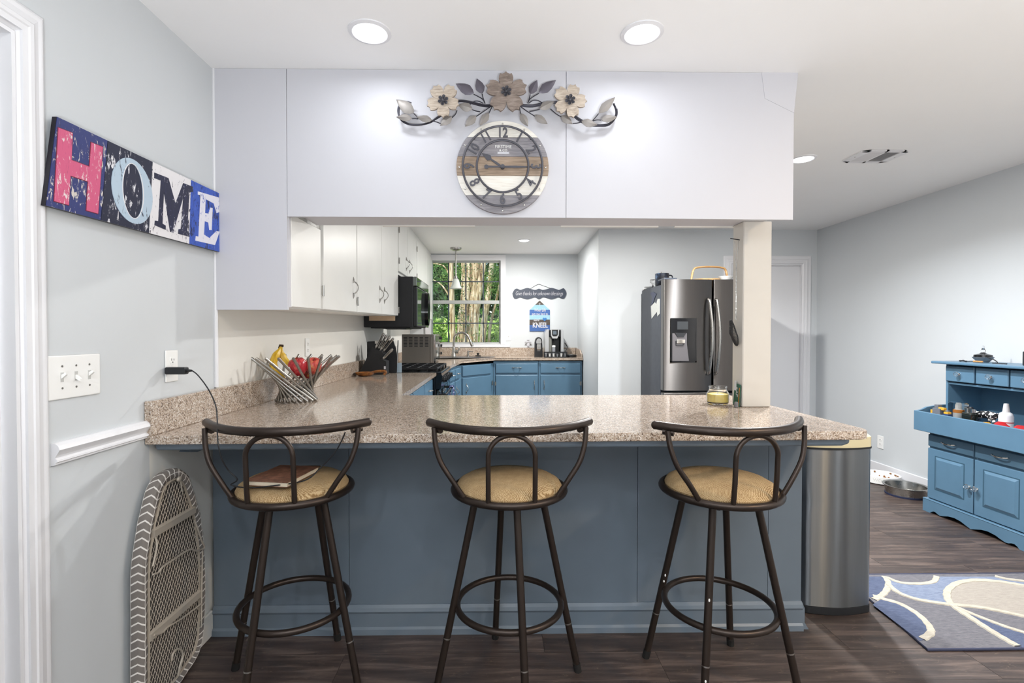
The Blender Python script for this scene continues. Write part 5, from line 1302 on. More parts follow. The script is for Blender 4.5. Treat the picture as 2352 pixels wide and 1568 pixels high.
dx0, dx1 = P(1540, 780, Y=FYF).x, P(1600, 780, Y=FYF).x; dz0, dz1, dzm = P(1570, 832, Y=FYF).z, P(1570, 730.5, Y=FYF).z, P(1570, 764, Y=FYF).z
ds = obj('dispenser', MB().box(dx0, FYF - .004, dz0, dx0 + .012, FYF + .002, dz1).box(dx1 - .012, FYF - .004, dz0, dx1, FYF + .002, dz1).box(dx0, FYF - .004, dz0, dx1, FYF + .002, dz0 + .012).box(dx0 + .012, FYF - .0035, dzm, dx1 - .012, FYF + .002, dz1), M['black_gloss'], fr)
obj('control_screen', MB().box(dx0 + .06, FYF - .005, dzm + .03, dx0 + .16, FYF - .003, dz1 - .03), plain('dispenser_screen', '#35383b', .15), ds)
obj('cavity', MB().prism([(dx0 + .012, dz0 + .012), (dx1 - .012, dz0 + .012), (dx1 - .012, dzm), (dx0 + .012, dzm)], UDV, FYF - .002, FYF - .0008), M['black_gloss'], ds)
obj('back_plate', MB().prism([(dx0 + .016, dz0 + .014), (dx0 + .17, dz0 + .014), (dx0 + .15, dzm - .10), (dx0 + .15, dzm - .004), (dx0 + .016, dzm - .004)], UDV, FYF - .004, FYF - .002), plain('dispenser_steel', '#7a787c', .3, .7), ds)
xm_ = P(1563, 780, Y=FYF).x
obj('chute', MB().prism([(xm_ - .055, dzm), (xm_ + .05, dzm), (xm_ + .025, dzm - .04), (xm_ - .03, dzm - .04)], UDV, FYF - .012, FYF - .003), M['black_matte'], ds)
obj('paddle', MB().box(xm_ - .04, FYF - .014, dzm - .10, xm_ + .04, FYF - .003, dzm - .06, .005, 2), M['chrome'], ds, True)
obj('nozzle', MB().tube([(xm_ - .045, FYF - .01, dzm - .075), (xm_ - .045, FYF - .012, dzm - .115), (xm_ + .02, FYF - .012, dzm - .115), (xm_ + .025, FYF - .01, dzm - .1)], .004, 6), M['black_matte'], ds)
# papers on its side
fs = lambda px, py: (lambda q: (q.y, q.z))(P(px, py, X=FX0 - .002))
pp_ = obj('note_paper', MB().prism([fs(1495, 703), fs(1504, 694), fs(1507, 699), fs(1510.5, 686), fs(1515, 686), fs(1515, 720), fs(1510, 727), fs(1509, 716), fs(1496.5, 732)], DUV, FX0 - .0025, FX0 - .0008), paint('note_paper', '#d5d8d4', .8, .05, 40), None)
ROOT[pp_] = Vector((0, 0, 0)); tag(pp_, 'crumpled white note held on the refrigerator side', 'note')
rb = obj('ribbon', MB().prism([fs(1494, 672), fs(1501, 670), fs(1508, 675), fs(1504, 684), fs(1500, 697), fs(1495.5, 700), fs(1499, 684)], DUV, FX0 - .004, FX0 - .0026), plain('ribbon_navy', '#39415a', .6), None)
tag(rb, 'navy ribbon magnet above the note on the refrigerator side', 'magnet')
# on top
Ym = 4.86; q0, q1 = P(1505, 651, Y=Ym), P(1536, 651, Y=Ym); ztop = 1.715
mg = thing('mug', 'dark blue patterned mug on top of the refrigerator', 'mug', ((q0.x + q1.x) / 2, Ym, ztop)); rm = (q1.x - q0.x) / 2; hz = P(1520, 628.5, Y=Ym).z; cxx = (q0.x + q1.x) / 2
mugm = NT('mug_glaze'); mugm.set(mugm.ramp(mugm.noise(mugm.co(), 14, 4), [(.4, '#15181f'), (.55, '#222a3a'), (.66, '#4a6484')]), .25); mugm = mugm.m
obj('cup', MB().lathe([(0, ztop), (rm * .93, ztop), (rm, ztop + .02), (rm, hz), (rm - .006, hz), (rm - .007, ztop + .02), (0, ztop + .012)], (cxx, Ym, 0), 28), mugm, mg, True)
obj('handle', MB().tube(smoothpath([(cxx + rm, Ym, hz - .015), (cxx + rm + .03, Ym, hz - .02), (cxx + rm + .035, Ym, hz - .06), (cxx + rm, Ym, hz - .085)], 5), .006, 8), mugm, mg, True)
obj('spoon', MB().tube([(cxx - .01, Ym, hz - .04), (cxx - .008, Ym, hz + .018)], [.003, .005], 6), M['nickel'], mg)
q = P(1496, 651, Y=5.02); o = MB().lathe([(0, ztop), (.022, ztop), (.008, ztop + .02), (.008, ztop + .035), (.03, ztop + .06), (.028, ztop + .085), (.0, ztop + .07)], (q.x + .01, 5.0, 0), 20)
solo('glass_candlestick', 'small clear glass candle cup beside the mug on the refrigerator', 'candle holder', o, M['crystal'], True)
q = P(1486, 657, Y=5.08); o = MB().lathe([(0, ztop), (.025, ztop), (.06, ztop + .02), (.062, ztop + .023), (.058, ztop + .023), (.02, ztop + .006), (0, ztop + .006)], (q.x + .045, 5.12, 0), 24)
solo('saucer', 'white saucer on the refrigerator top corner nearest the kitchen', 'saucer', o, M['plastic_w'], True)
o = MB().box(q.x - .0, 5.19, ztop, q.x + .07, 5.24, ztop + .012, .003); solo('folded_napkin', 'small folded white napkin behind the saucer on the refrigerator', 'napkin', o, M['plastic_w'])
Yb_ = 4.84; b0, b1 = P(1592, 640, Y=Yb_), P(1667, 640, Y=Yb_); zt2 = ztop
bk_ = thing('serving_basket', 'oval bamboo serving basket with tall bent handle on the refrigerator', 'basket', ((b0.x + b1.x) / 2, Yb_, zt2)); bxm = (b0.x + b1.x) / 2; brx = (b1.x - b0.x) / 2
m = MB(); pr = [(0, zt2), (.8, zt2), (.95, zt2 + .035), (1, zt2 + .07), (.97, zt2 + .072), (.9, zt2 + .04), (.76, zt2 + .01), (0, zt2 + .01)]
m.lathe([(r_ * brx, z) for r_, z in pr], (0, 0, 0), 36); m.warp(lambda v: Vector((bxm + v.x, Yb_ + v.y * .62, v.z))); obj('tray', m, M['bamboo'], bk_, True)
hx0, hx1, hzt = P(1587, 640, Y=Yb_).x, P(1672, 640, Y=Yb_).x, P(1630, 612.5, Y=Yb_).z
hpts = [(hx0, Yb_, zt2 + .005), (hx0 + .004, Yb_, zt2 + .07), (hx0 + .025, Yb_, hzt - .03), (hx0 + .07, Yb_, hzt - .006), (bxm, Yb_, hzt), (hx1 - .07, Yb_, hzt - .006), (hx1 - .025, Yb_, hzt - .03), (hx1 - .004, Yb_, zt2 + .07), (hx1, Yb_, zt2 + .005)]
m = MB().tube(smoothpath(hpts, 5), .009, 8); m.warp(lambda v: Vector((v.x, Yb_ + (v.y - Yb_) * 1.8, v.z))); obj('handle', m, M['bamboo'], bk_, True)
q = P(1664, 640, Y=4.66); o = MB().lathe([(0, 1.758), (.04, 1.758), (.065, 1.785), (.068, 1.79), (.064, 1.79), (.036, 1.765), (0, 1.765)], (q.x, 4.63, 0), 24)
solo('white_bowl', 'shallow white bowl on the refrigerator edge near the post', 'bowl', o, M['plastic_w'], True)

# ================================================================ ON AND BY THE POST
PXF = 1.164
q0 = P(1690, 553, X=PXF - .02)
sk2 = thing('wire_skimmer', 'long wire handled mesh strainer hanging from a nail on the post', 'strainer', (PXF - .015, 2.38, 1.2))
obj('nail', MB().cyl((PXF + .0, 2.375, q0.z + .005), (PXF - .045, 2.375, q0.z + .012), .0022, n=6), M['black_matte'], sk2)
zt3, zm3, zb3 = q0.z, P(1688, 735, X=PXF - .015).z, P(1683, 794, X=PXF - .02).z
hw_ = []
for k in range(2):
    pts = []
    for i in range(40):
        t = i / 39; z = zt3 + (zm3 - zt3) * t; tw_ = 26 * t if t > .3 else 7.8; am = .007 * (1 - t / .3) + .0018 if t < .3 else .0018
        pts.append((PXF - .014 + am * math.cos(tw_ * 2 + k * PI), 2.378 + am * math.sin(tw_ * 2 + k * PI), z))
    hw_.append(pts)
obj('twisted_handle', MB().tube(hw_[0], .0012, 5).tube(hw_[1], .0012, 5), M['nickel'], sk2)
c = Vector((PXF - .026, 2.375, (zm3 + zb3) / 2)); a_r, b_r = (zm3 - zb3) / 2, .032
nrm = Matrix.Rotation(R(-14), 4, 'Y')
lp2 = [c + nrm @ Vector((0.0, b_r * math.cos(2 * PI * i / 32) * (1 if math.sin(2 * PI * i / 32) < 0 else .8), a_r * math.sin(2 * PI * i / 32))) for i in range(32)]
obj('rim', MB().tube(lp2, .003, 7, True), M['black_matte'], sk2, True)
m = MB()
for i in range(-8, 9):
    f = i / 9; h_ = math.sqrt(1 - f * f)
    m.tube([c + nrm @ Vector((0, b_r * f, -a_r * h_)), c + nrm @ Vector((-.014 * h_, b_r * f, 0)), c + nrm @ Vector((0, b_r * f * .9, a_r * h_))], .0009, 4)
    m.tube([c + nrm @ Vector((0, -b_r * h_, a_r * f)), c + nrm @ Vector((-.014 * h_, 0, a_r * f)), c + nrm @ Vector((0, b_r * h_, a_r * f))], .0009, 4)
obj('mesh_basket', m, M['black_matte'], sk2, kind='stuff')
# candle jar
q = P(1659, 931, Z=.9105); jx, jy = q.x, q.y + .05
cj = thing('candle_jar', 'yellow wax candle in a glass jar beside the post', 'candle', (jx, jy, .911)); z0 = .9115
S_ = .052
obj('jar', MB().lathe([(0, z0), (S_ * .85, z0), (S_, z0 + .012), (S_, z0 + .052), (S_ * .78, z0 + .072), (S_ * .78, z0 + .08), (S_ * .82, z0 + .083), (S_ * .82, z0 + .088), (S_ * .76, z0 + .088), (S_ * .74, z0 + .072), (S_ * .96, z0 + .05), (S_ * .96, z0 + .012), (S_ * .8, z0 + .005), (0, z0 + .005)], (jx, jy, 0), 36), M['glass'], cj, True)
obj('wax', MB().lathe([(0, z0 + .0055), (S_ * .78, z0 + .0055), (S_ * .935, z0 + .013), (S_ * .935, z0 + .05), (0, z0 + .05)], (jx, jy, 0), 32), plain('yellow_wax', '#f0d97a', .5, **{'Subsurface Weight': .0}), cj, True)
obj('wick', MB().tube([(jx, jy, z0 + .05), (jx + .002, jy, z0 + .062)], .0012, 5), M['black_matte'], cj)
# seed packet
pk = thing('green_packet', 'dark green printed packet leaning on the post behind the candle', 'packet', (1.15, 2.38, .911))
m = MB().prism([(2.345, .912), (2.405, .912), (2.40, 1.02), (2.345, 1.013)], lambda u, v, d: (d + (v - .912) * .06, u, v), 1.1515, 1.1545)
obj('sleeve', m, plain('packet_green', '#1f5a45', .45), pk)
PKM = lambda y, z: frame((1.1508 + (z - .912) * .06, y, z), (.06, 0, 1), (0, 1, 0))
obj('lettering', MB().mesh(text_mesh('RAPWI', .026, .0003, sx=1.05), frame((1.1508 + .05 * .06, 2.372, .962), (0.06, 0, -1), (0, -1, 0))), M['white'], pk)
obj('stripe', MB().prism([(2.349, .916), (2.354, .916), (2.354, 1.0), (2.349, 1.0)], lambda u, v, d: (d + (v - .912) * .06, u, v), 1.1508, 1.1515), plain('packet_orange', '#d77f2e', .5), pk)
obj('label_tag', MB().prism([(2.38, .985), (2.404, .985), (2.40, 1.03), (2.385, 1.028)], lambda u, v, d: (d + (v - .912) * .06, u, v), 1.150, 1.1512), M['white'], pk)
q = P(1690, 930, Z=.911); o = MB().lathe([(0, .9115), (.009, .9115), (.0095, .93), (.007, .936), (0, .937)], (1.132, 2.332, 0), 14)
solo('lip_balm', 'small grey cap standing between candle jar and post', 'cap', o, plain('grey_cap', '#6f6f72', .3), True)

# ================================================================ TRASH CAN
tc = thing('trash_can', 'tall brushed steel trash can with cream lid beside the bar end', 'trash can', (1.545, 2.37, 0))
def dsec(x0, x1, y0, y1, bul, r, n=9):
    """plan: softly bowed front, rounded corners"""
    p = []
    for i in range(n + 1): t = i / n; p.append((x0 + r + (x1 - x0 - 2 * r) * t, y0 - bul * (1 - (2 * t - 1) ** 2)))
    p += [(x1 - r + r * math.sin(R(a)), y0 + r - r * math.cos(R(a))) for a in (25, 50, 75, 90)]
    p += [(x1 - r + r * math.cos(R(a)), y1 - r + r * math.sin(R(a))) for a in (0, 30, 60, 90)]
    p += [(x0 + r - r * math.sin(R(a)), y1 - r + r * math.cos(R(a))) for a in (0, 30, 60, 90)]
    p += [(x0 + r - r * math.cos(R(a)), y0 + r - r * math.sin(R(a))) for a in (0, 25, 50, 75)]
    return p
def stack(secs, name, mat, par, smooth=True):
    m = MB(); rows = []
    for (pl_, z) in secs: rows.append([m.bm.verts.new((u, v, z)) for u, v in pl_])
    n = len(rows[0])
    for i in range(len(rows) - 1):
        for k in range(n): m.bm.faces.new([rows[i][k], rows[i][(k + 1) % n], rows[i + 1][(k + 1) % n], rows[i + 1][k]])
    m.bm.faces.new(rows[0][::-1]); m.bm.faces.new(rows[-1]); return obj(name, m, mat, par, smooth)
A_ = dsec(1.375, 1.70, 2.205, 2.52, .018, .04)
stack([(dsec(1.378, 1.697, 2.208, 2.52, .018, .04), 0), (A_, .004), (A_, .034), (dsec(1.38, 1.695, 2.21, 2.52, .018, .04), .036)], 'base', M['black_matte'], tc)
def dent(z): return dsec(1.377 + .004 * math.exp(-((z - .5) / .03) ** 2), 1.698, 2.207, 2.52, .018, .04)
stack([(dent(z), z) for z in (.036, .1, .2, .3, .4, .46, .48, .5, .52, .54, .6, .68, .742)], 'body', M['steel_can'], tc)
stack([(dsec(1.373, 1.702, 2.203, 2.523, .018, .042), z) for z in (.742, .75)], 'collar', M['black_matte'], tc)
cream_l = plain('cream_plastic', '#d8cda8', .35)
stack([(dsec(1.375, 1.70, 2.205, 2.52, .018, .04), .75), (dsec(1.375, 1.70, 2.205, 2.52, .018, .04), .794), (dsec(1.383, 1.692, 2.213, 2.51, .016, .038), .802), (dsec(1.41, 1.665, 2.24, 2.48, .014, .035), .8035)], 'lid', cream_l, tc)

# ================================================================ RUG
rug = thing('rug', 'blue and grey rug with white swirling bands on the dark floor', 'rug', (2.3, 2.25, 0))
def rugmat(nm, a, b2):
    t = NT(nm); n = t.noise(t.co((9, 40, 40)), 3, 5, .75); n2 = t.noise(t.co(), 400, 2); t.bump(n2, .6, .006); return t.set(t.ramp(n, [(.3, a), (.7, b2)]), .95)
RG, RBl, RB2, RBe, RWh = rugmat('rug_grey', '#57575f', '#7a797f'), rugmat('rug_blue', '#414b66', '#5d6781'), rugmat('rug_light_blue', '#65718a', '#8994a9'), rugmat('rug_beige', '#948e87', '#aca59c'), rugmat('rug_white', '#aaa497', '#c8c2b5')
def rp_(zx, zy): q = P(1820 + zx / 2.579, 960 + zy / 2.579, Z=.008); return (q.x, q.y)
nl, fl_ = rp_(800, 1367), (1.794, 2.553)
base = [nl, (3.05, nl[1] - .0), (3.05, 2.553), fl_]
m = MB().prism(base, XYZ, .0005, .008); bmesh.ops.bevel(m.bm, geom=[e for e in m.bm.edges if all(v.co.z > .007 for v in e.verts)], offset=.003, segments=2, affect='EDGES')
obj('pile', m, RG, rug)
obj('border', MB().tube([(p[0], p[1], .0055) for p in base], .0055, 8, True), plain('rug_binding', '#3b4058', .9), rug)
def patch(pts, mat, z=.0095, name='pile_patch'): obj(name, MB().prism([rp_(*p) for p in pts], XYZ, .0078, z), mat, rug)
BZ = [0]
def band(pts, wd=.014, name='white_band'):
    BZ[0] += .0004; bz_ = BZ[0]
    pp = smoothpath([Vector((*rp_(*p), 0)) for p in pts], 5); m = MB(); rows = []
    for i, p in enumerate(pp):
        d = (pp[min(i + 1, len(pp) - 1)] - pp[max(i - 1, 0)]).normalized(); n = Vector((-d.y, d.x, 0)); ww = wd * (1 + .1 * math.sin(i * 2.1))
        rows.append([m.bm.verts.new((p + n * ww * s).to_tuple()[:2] + (z,)) for s, z in ((-1, .008), (-.8, .0106 + bz_), (.8, .0106 + bz_), (1, .008))])
    for i in range(len(rows) - 1):
        for k in range(3): m.bm.faces.new([rows[i][k], rows[i][k + 1], rows[i + 1][k + 1], rows[i + 1][k]])
    obj(name, m, RWh, rug, hard=True)
backp = lambda x: (x, 936)
patch([(440, 940), (548, 940), (566, 970), (558, 1010), (530, 1045), (470, 1062), (400, 1050)], RBl)
patch([(556, 945), (640, 975), (760, 985), (835, 972), (856, 940), (1372, 940), (1372, 985), (1180, 962), (1020, 968), (940, 1000), (916, 1040), (928, 1085), (935, 1103), (830, 1090), (700, 1065), (620, 1030), (572, 985)], RB2)
patch([(475, 1105), (530, 1072), (620, 1095), (720, 1145), (795, 1210), (822, 1270), (800, 1305), (755, 1320)], RBl)
patch([(1372, 1000), (1180, 968), (1040, 968), (950, 1000), (918, 1035), (930, 1080), (960, 1108), (1100, 1122), (1240, 1148), (1372, 1175), (1700, 1230), (1800, 1100), (1600, 1000)], RBe)
patch([(985, 1135), (1060, 1165), (1160, 1200), (1260, 1240), (1372, 1275), (1372, 1360), (1335, 1352), (1240, 1290), (1120, 1220), (1040, 1170)], RBl)
patch([(1200, 940), (1280, 952), (1372, 962), (1372, 940)], RG, .0099)
band([(545, 938), (568, 975), (556, 1020), (525, 1052), (484, 1074)]); band([(478, 1054), (505, 1060), (540, 1072), (640, 1102), (740, 1160), (805, 1225), (818, 1272), (768, 1308)], .015)
band([(558, 944), (640, 975), (750, 982), (830, 972), (852, 950), (854, 938)], .013); band([(568, 985), (630, 1035), (730, 1072), (840, 1092), (935, 1105), (1100, 1120), (1240, 1146), (1380, 1176), (1500, 1200)], .0135)
band([(1500, 1010), (1380, 995), (1240, 972), (1100, 962), (990, 975), (930, 1010), (915, 1045), (930, 1090), (985, 1135), (1060, 1185), (1160, 1250), (1260, 1310), (1335, 1352)], .016)
band([(985, 1128), (1080, 1168), (1200, 1215), (1300, 1250), (1400, 1280)], .012); band([(1200, 938), (1270, 955), (1372, 968), (1500, 985)], .012)

# ================================================================ PET BOWLS
q = P(2040, 1092, Z=.0); wx, wy = 3.285, 4.20
o = thing('pet_bowl', 'white ceramic pet bowl by the wall beneath the outlet', 'bowl', (wx, wy, 0), 'pet bowls on the floor')
obj('dish', MB().lathe([(0, .002), (.13, .002), (.14, .008), (.138, .062), (.132, .066), (.124, .06), (.118, .02), (0, .014)], (wx, wy, 0), 40), M['plastic_w'], o, True)
wf = text_mesh('WOOF', .034, .0006)
m = MB().mesh(wf, Matrix.Identity(4)); a0 = math.atan2(-wy, -wx)
m.warp(lambda v: Vector((wx + (.1392 + v.z) * math.cos(a0 + v.x / .139), wy + (.1392 + v.z) * math.sin(a0 + v.x / .139), .036 + v.y)))
obj('lettering', m, plain('embossed_white', '#d6d6d2', .4), o)
m = MB(); rnd = random.Random(5)
for i in range(34):
    a = rnd.uniform(0, 2 * PI); r_ = .12 * math.sqrt(rnd.random()); m.ball((wx + r_ * math.cos(a), wy + r_ * math.sin(a), .024 if r_ < .11 else .055), rnd.uniform(.004, .009), seg=6)
obj('kibble', m, plain('kibble', '#8a5a2c', .8), o, kind='stuff')
wx, wy = 3.20, 3.84
o = thing('pet_bowl', 'stainless steel pet bowl on the floor beside the blue hutch', 'bowl', (wx, wy, 0), 'pet bowls on the floor')
obj('dish', MB().lathe([(0, .004), (.118, .004), (.128, .012), (.135, .068), (.148, .074), (.148, .078), (.131, .075), (.12, .02), (0, .012)], (wx, wy, 0), 44), M['nickel'], o, True)
obj('rubber_base', MB().lathe([(.118, .0005), (.131, .0005), (.133, .013), (.127, .013)], (wx, wy, 0), 40, close=True), plain('blue_rubber', '#28304e', .6), o, True)

# ================================================================ HUTCH
HB = 3.432
hu = thing('hutch', 'blue painted dry sink hutch with drawers and doors against the wall', 'hutch', (3.25, 3.15, 0))
BL = M['blue']; HY1, HY0 = 3.497, 2.805; HC = (HY1 + HY0) / 2
obj('body', MB().box(3.085, HY0, .085, HB, HY1, .60), BL, hu)
# plinth with scalloped skirt, front and two ends
def skirt():
    half = [(0, 0), (.055, 0), (.066, .012), (.08, .018), (.097, .016), (.113, .006), (.13, -.0), (.15, .006), (.2, .026), (.26, .033), (.3, .028), (.335, .012), (.3601, .004)]
    half = [(0, 0), (.06, 0), (.072, .012), (.088, .020), (.106, .018), (.122, .010), (.14, .008), (.165, .014), (.2, .026), (.245, .032), (.29, .026), (.33, .012), (.3601, .002)]
    y1 = HY1 + .014; y0 = HY0 - .014; Ls = y1 - y0
    pts = [(y1 - u * Ls / .7202, v) for u, v in half] + [(y0 + u * Ls / .7202, v) for u, v in reversed(half[:-1])]
    return pts + [(y0, .088), (y1, .088)]
obj('plinth', MB().prism(skirt(), DUV, 3.052, 3.074), BL, hu)
obj('plinth', MB().box(3.074, HY1 - .006, 0, HB, HY1 + .014, .088), BL, hu); obj('plinth', MB().box(3.074, HY0 - .014, 0, HB, HY0 + .006, .088), BL, hu)
obj('plinth_moulding', MB().box(3.05, HY0 - .016, .086, 3.09, HY1 + .016, .094, .003), BL, hu)
def knob(par, x, y, z):
    o_ = obj('knob', MB().lathe([(.0, .032), (.009, .034), (.0165, .026), (.0165, .018), (.009, .010), (.005, .009), (0, .009)], (x, y, z), 8, Matrix.Rotation(R(-90), 4, 'Y')), M['crystal'], par)
    obj('ferrule', MB().lathe([(.009, 0), (.009, .004), (.005, .009), (0, .01), (0, 0)], (x, y, z), 12, Matrix.Rotation(R(-90), 4, 'Y')), M['chrome'], par, True)
xd = 3.067
for s in (1, -1):
    ya, yb_ = (HC + .004, HY1 - .004) if s > 0 else (HY0 + .004, HC - .004)
    d = obj('door', MB().box(xd, ya, .10, 3.086, yb_, .452, .003), BL, hu)
    # frame and raised field
    fw = .058
    fr_ = MB()
    fr_.ring([(ya + fw, .10 + fw + .01), (yb_ - fw, .10 + fw + .01), (yb_ - fw, .452 - fw + .012), (ya + fw, .452 - fw + .012)], [(ya + fw + .007, .117 + fw), (yb_ - fw - .007, .117 + fw), (yb_ - fw - .007, .457 - fw), (ya + fw + .007, .457 - fw)], DUV, xd - .0005, xd + .0005)
    obj('groove', fr_, plain('groove_shade', '#345468', .5), d)
    m = MB(); o2 = [(ya + fw + .007, .117 + fw), (yb_ - fw - .007, .117 + fw), (yb_ - fw - .007, .457 - fw), (ya + fw + .007, .457 - fw)]; k_ = .016
    i2 = [(o2[0][0] + k_, o2[0][1] + k_), (o2[1][0] - k_, o2[1][1] + k_), (o2[2][0] - k_, o2[2][1] - k_), (o2[3][0] + k_, o2[3][1] - k_)]
    A2 = [m.bm.verts.new((xd - .0005, u, v)) for u, v in o2]; B2 = [m.bm.verts.new((xd - .008, u, v)) for u, v in i2]
    m.bm.faces.new(B2)
    for k in range(4): m.bm.faces.new([A2[k], A2[(k + 1) % 4], B2[(k + 1) % 4], B2[k]])
    obj('raised_field', m, BL, d)
    knob(d, xd, HC + s * .026, .268)
    dr_ = obj('drawer', MB().box(xd, ya, .465, 3.086, yb_, .548, .004), BL, hu); ym = (ya + yb_) / 2
    obj('handle', MB().tube(smoothpath([(xd - .002, ym - .05, .515), (xd - .014, ym - .046, .514), (xd - .022, ym - .02, .51), (xd - .022, ym + .02, .51), (xd - .014, ym + .046, .514), (xd - .002, ym + .05, .515)], 4), .0042, 8), M['chrome'], dr_, True)
# tray
XT = 2.995; TY1, TY0 = HY1 + .035, HY0 - .035
obj('tray_front', MB().box(XT, TY0, .574, XT + .018, TY1, .711, .003), BL, hu)
obj('tray_floor', MB().box(XT + .018, TY0, .592, HB, TY1, .64), BL, hu)
sd = [(XT + .018, .574), (HB, .574), (HB, .752), (3.19, .752), (3.155, .747), (3.12, .742), (3.08, .735), (3.045, .718), (XT + .018, .711)]
for y in (TY1 - .016, TY0): obj('tray_side', MB().prism(sd, UDV, y, y + .016), BL, hu)
# upper box
XU = 3.185; UY1, UY0 = HY1 - .012, HY0 + .012
for y in (UY1 - .018, UY0): obj('side_panel', MB().box(XU, y, .604, HB, y + .018, 1.045), BL, hu)
obj('back_panel', MB().box(HB - .01, UY0 + .018, .604, HB, UY1 - .018, 1.045), BL, hu)
obj('shelf', MB().box(XU + .004, UY0 + .018, .905, HB - .01, UY1 - .018, .918), BL, hu)
for k in range(3):
    yy0 = UY0 + .006 + k * (UY1 - UY0 - .004) / 3; yy1 = yy0 + (UY1 - UY0) / 3 - .012
    d = obj('drawer', MB().box(XU - .014, yy0, .926, XU + .05, yy1, 1.034, .004), BL, hu); knob(d, XU - .014, (yy0 + yy1) / 2, .98)
obj('top_board', MB().box(3.125, UY0 - .06, 1.045, HB, UY1 + .06, 1.064, .006, 2), BL, hu)

# ---- small things on the hutch
ZT = 1.0645
dq = P(2258, 823, X=3.30)
cd_ = thing('glass_oil_lamp', 'small grey glass dish with clear ornament on the hutch top', 'dish', (3.30, dq.y, ZT)); dy_ = dq.y
obj('dish', MB().lathe([(0, ZT), (.03, ZT), (.055, ZT + .03), (.057, ZT + .036), (.05, ZT + .036), (.028, ZT + .008), (0, ZT + .008)], (3.30, dy_, 0), 24), plain('pewter_dish', '#8d8f92', .3, .6), cd_, True)
obj('cover', MB().lathe([(0, ZT + .036), (.05, ZT + .036), (.048, ZT + .05), (.02, ZT + .058), (.012, ZT + .066), (0, ZT + .066)], (3.30, dy_, 0), 20), M['black_gloss'], cd_, True)
obj('finial', MB().lathe([(0, ZT + .066), (.012, ZT + .068), (.014, ZT + .08), (.006, ZT + .095), (.005, ZT + .11), (0, ZT + .112)], (3.30, dy_, 0), 10), M['crystal'], cd_)
yv = lambda px, X=3.2: P(px, 830, X=X).y
o = MB(); pts = [(3.21, yv(2203 + 6 * i), ZT + .006 + .002 * math.sin(i * 1.9)) for i in range(9)]
o.tube(pts, .003, 6)
for p in pts[:3]: o.ball(p, .008, (1, 1.3, .7), 8)
bc_ = thing('beaded_cord', 'black cord bracelet with amber beads on the hutch top', 'bracelet', (3.21, yv(2230), ZT)); obj('cord', o, M['black_matte'], bc_, True)
m = MB()
for i in range(7): m.ball((3.21, yv(2234 + i * 3), ZT + .0075), .007, (1, 1, .9), 8)
obj('beads', m, plain('amber_beads', '#c08a4e', .3), bc_, True, kind='stuff')
o = MB().tube(smoothpath([(3.25, yv(2268, 3.25), ZT + .035), (3.22, yv(2285, 3.22), ZT + .022), (3.2, yv(2291, 3.2), ZT + .006), (3.2, yv(2280, 3.2), ZT + .004), (3.2, yv(2313, 3.2), ZT + .004)], 6), .003, 6)
solo('loose_cord', 'loose black cord trailing from the glass dish on hutch top', 'cord', o, M['black_matte'], True)
o = MB().box(3.2, yv(2347, 3.2) - .1, ZT, 3.3, yv(2347, 3.2), ZT + .085, .004); solo('black_box', 'plain black box at the picture edge on the hutch top', 'box', o, M['black_matte'])
ZF = .6405
def ty(px, X): return P(px, 950, X=X).y
def lego(name, lab, cat, parts, mats, pos):
    t = thing(name, lab, cat, pos)
    for i, (x0, y0, z0, x1, y1, z1) in enumerate(parts): obj(('block', 'arm', 'head', 'foot', 'wing')[i % 5], MB().box(pos[0] + x0, pos[1] + y0, pos[2] + z0, pos[0] + x1, pos[1] + y1, pos[2] + z1, .002), mats[i % len(mats)], t)
yel, gry, red, navy, org = plain('toy_yellow', '#d9a53a', .35), plain('toy_grey', '#6c7078', .4), plain('packet_red', '#b8232b', .35), plain('toy_navy', '#26406e', .4), plain('toy_orange', '#d8893a', .35)
xb = 3.08
yb1 = ty(2156, xb)
lego('toy_robot', 'small grey and yellow block toy at the tray end of hutch', 'toy', [(-.02, -.03, 0, .02, .03, .10), (-.012, -.05, .09, .012, .02, .108), (-.015, -.01, .10, .015, .02, .125), (-.02, .03, .05, .02, .045, .085)], [gry, yel, gry, yel], (xb, yb1, ZF))
lego('toy_car', 'yellow and navy block toy beside the grey toy in hutch tray', 'toy', [(-.02, -.022, .0, .02, .02, .07), (-.016, -.016, .07, .016, .016, .085), (-.012, -.01, .085, .012, .01, .093)], [navy, yel, gry], (xb, ty(2177, xb), ZF))
yc_ = ty(2201, 3.12)
cs_ = thing('glue_case', 'clear plastic box holding a small bottle in the hutch tray', 'box', (3.12, yc_, ZF))
clearp = glassy('clear_plastic', '#f4f7f8', .05, 1.2)
obj('shell', MB().box(3.085, yc_ - .048, ZF, 3.155, yc_ + .048, ZF + .155, .012, 3), clearp, cs_, True)
obj('bottle', MB().lathe([(0, ZF + .012), (.024, ZF + .012), (.024, ZF + .10), (.012, ZF + .112), (.011, ZF + .14), (0, ZF + .142)], (3.12, yc_, 0), 16), M['plastic_w'], cs_, True)
obj('bottle_label', MB().lathe([(.0245, ZF + .085), (.0245, ZF + .105), (.020, ZF + .107)], (3.12, yc_, 0), 16), org, cs_, True)
obj('tray_insert', MB().box(3.09, yc_ - .04, ZF + .004, 3.15, yc_ + .04, ZF + .012), yel, cs_)
yj = ty(2228, 3.12)
jj = thing('ink_jar', 'small dark glass jar with metal caps in the hutch tray', 'jar', (3.12, yj, ZF))
obj('glass', MB().box(3.09, yj - .035, ZF, 3.15, yj + .035, ZF + .10, .012, 3), M['mirror_oven'], jj, True)
for s in (-1, 1): obj('cap', MB().lathe([(0, ZF + .1), (.016, ZF + .1), (.016, ZF + .125), (0, ZF + .126)], (3.12, yj + s * .018, 0), 14), M['chrome'], jj, True)
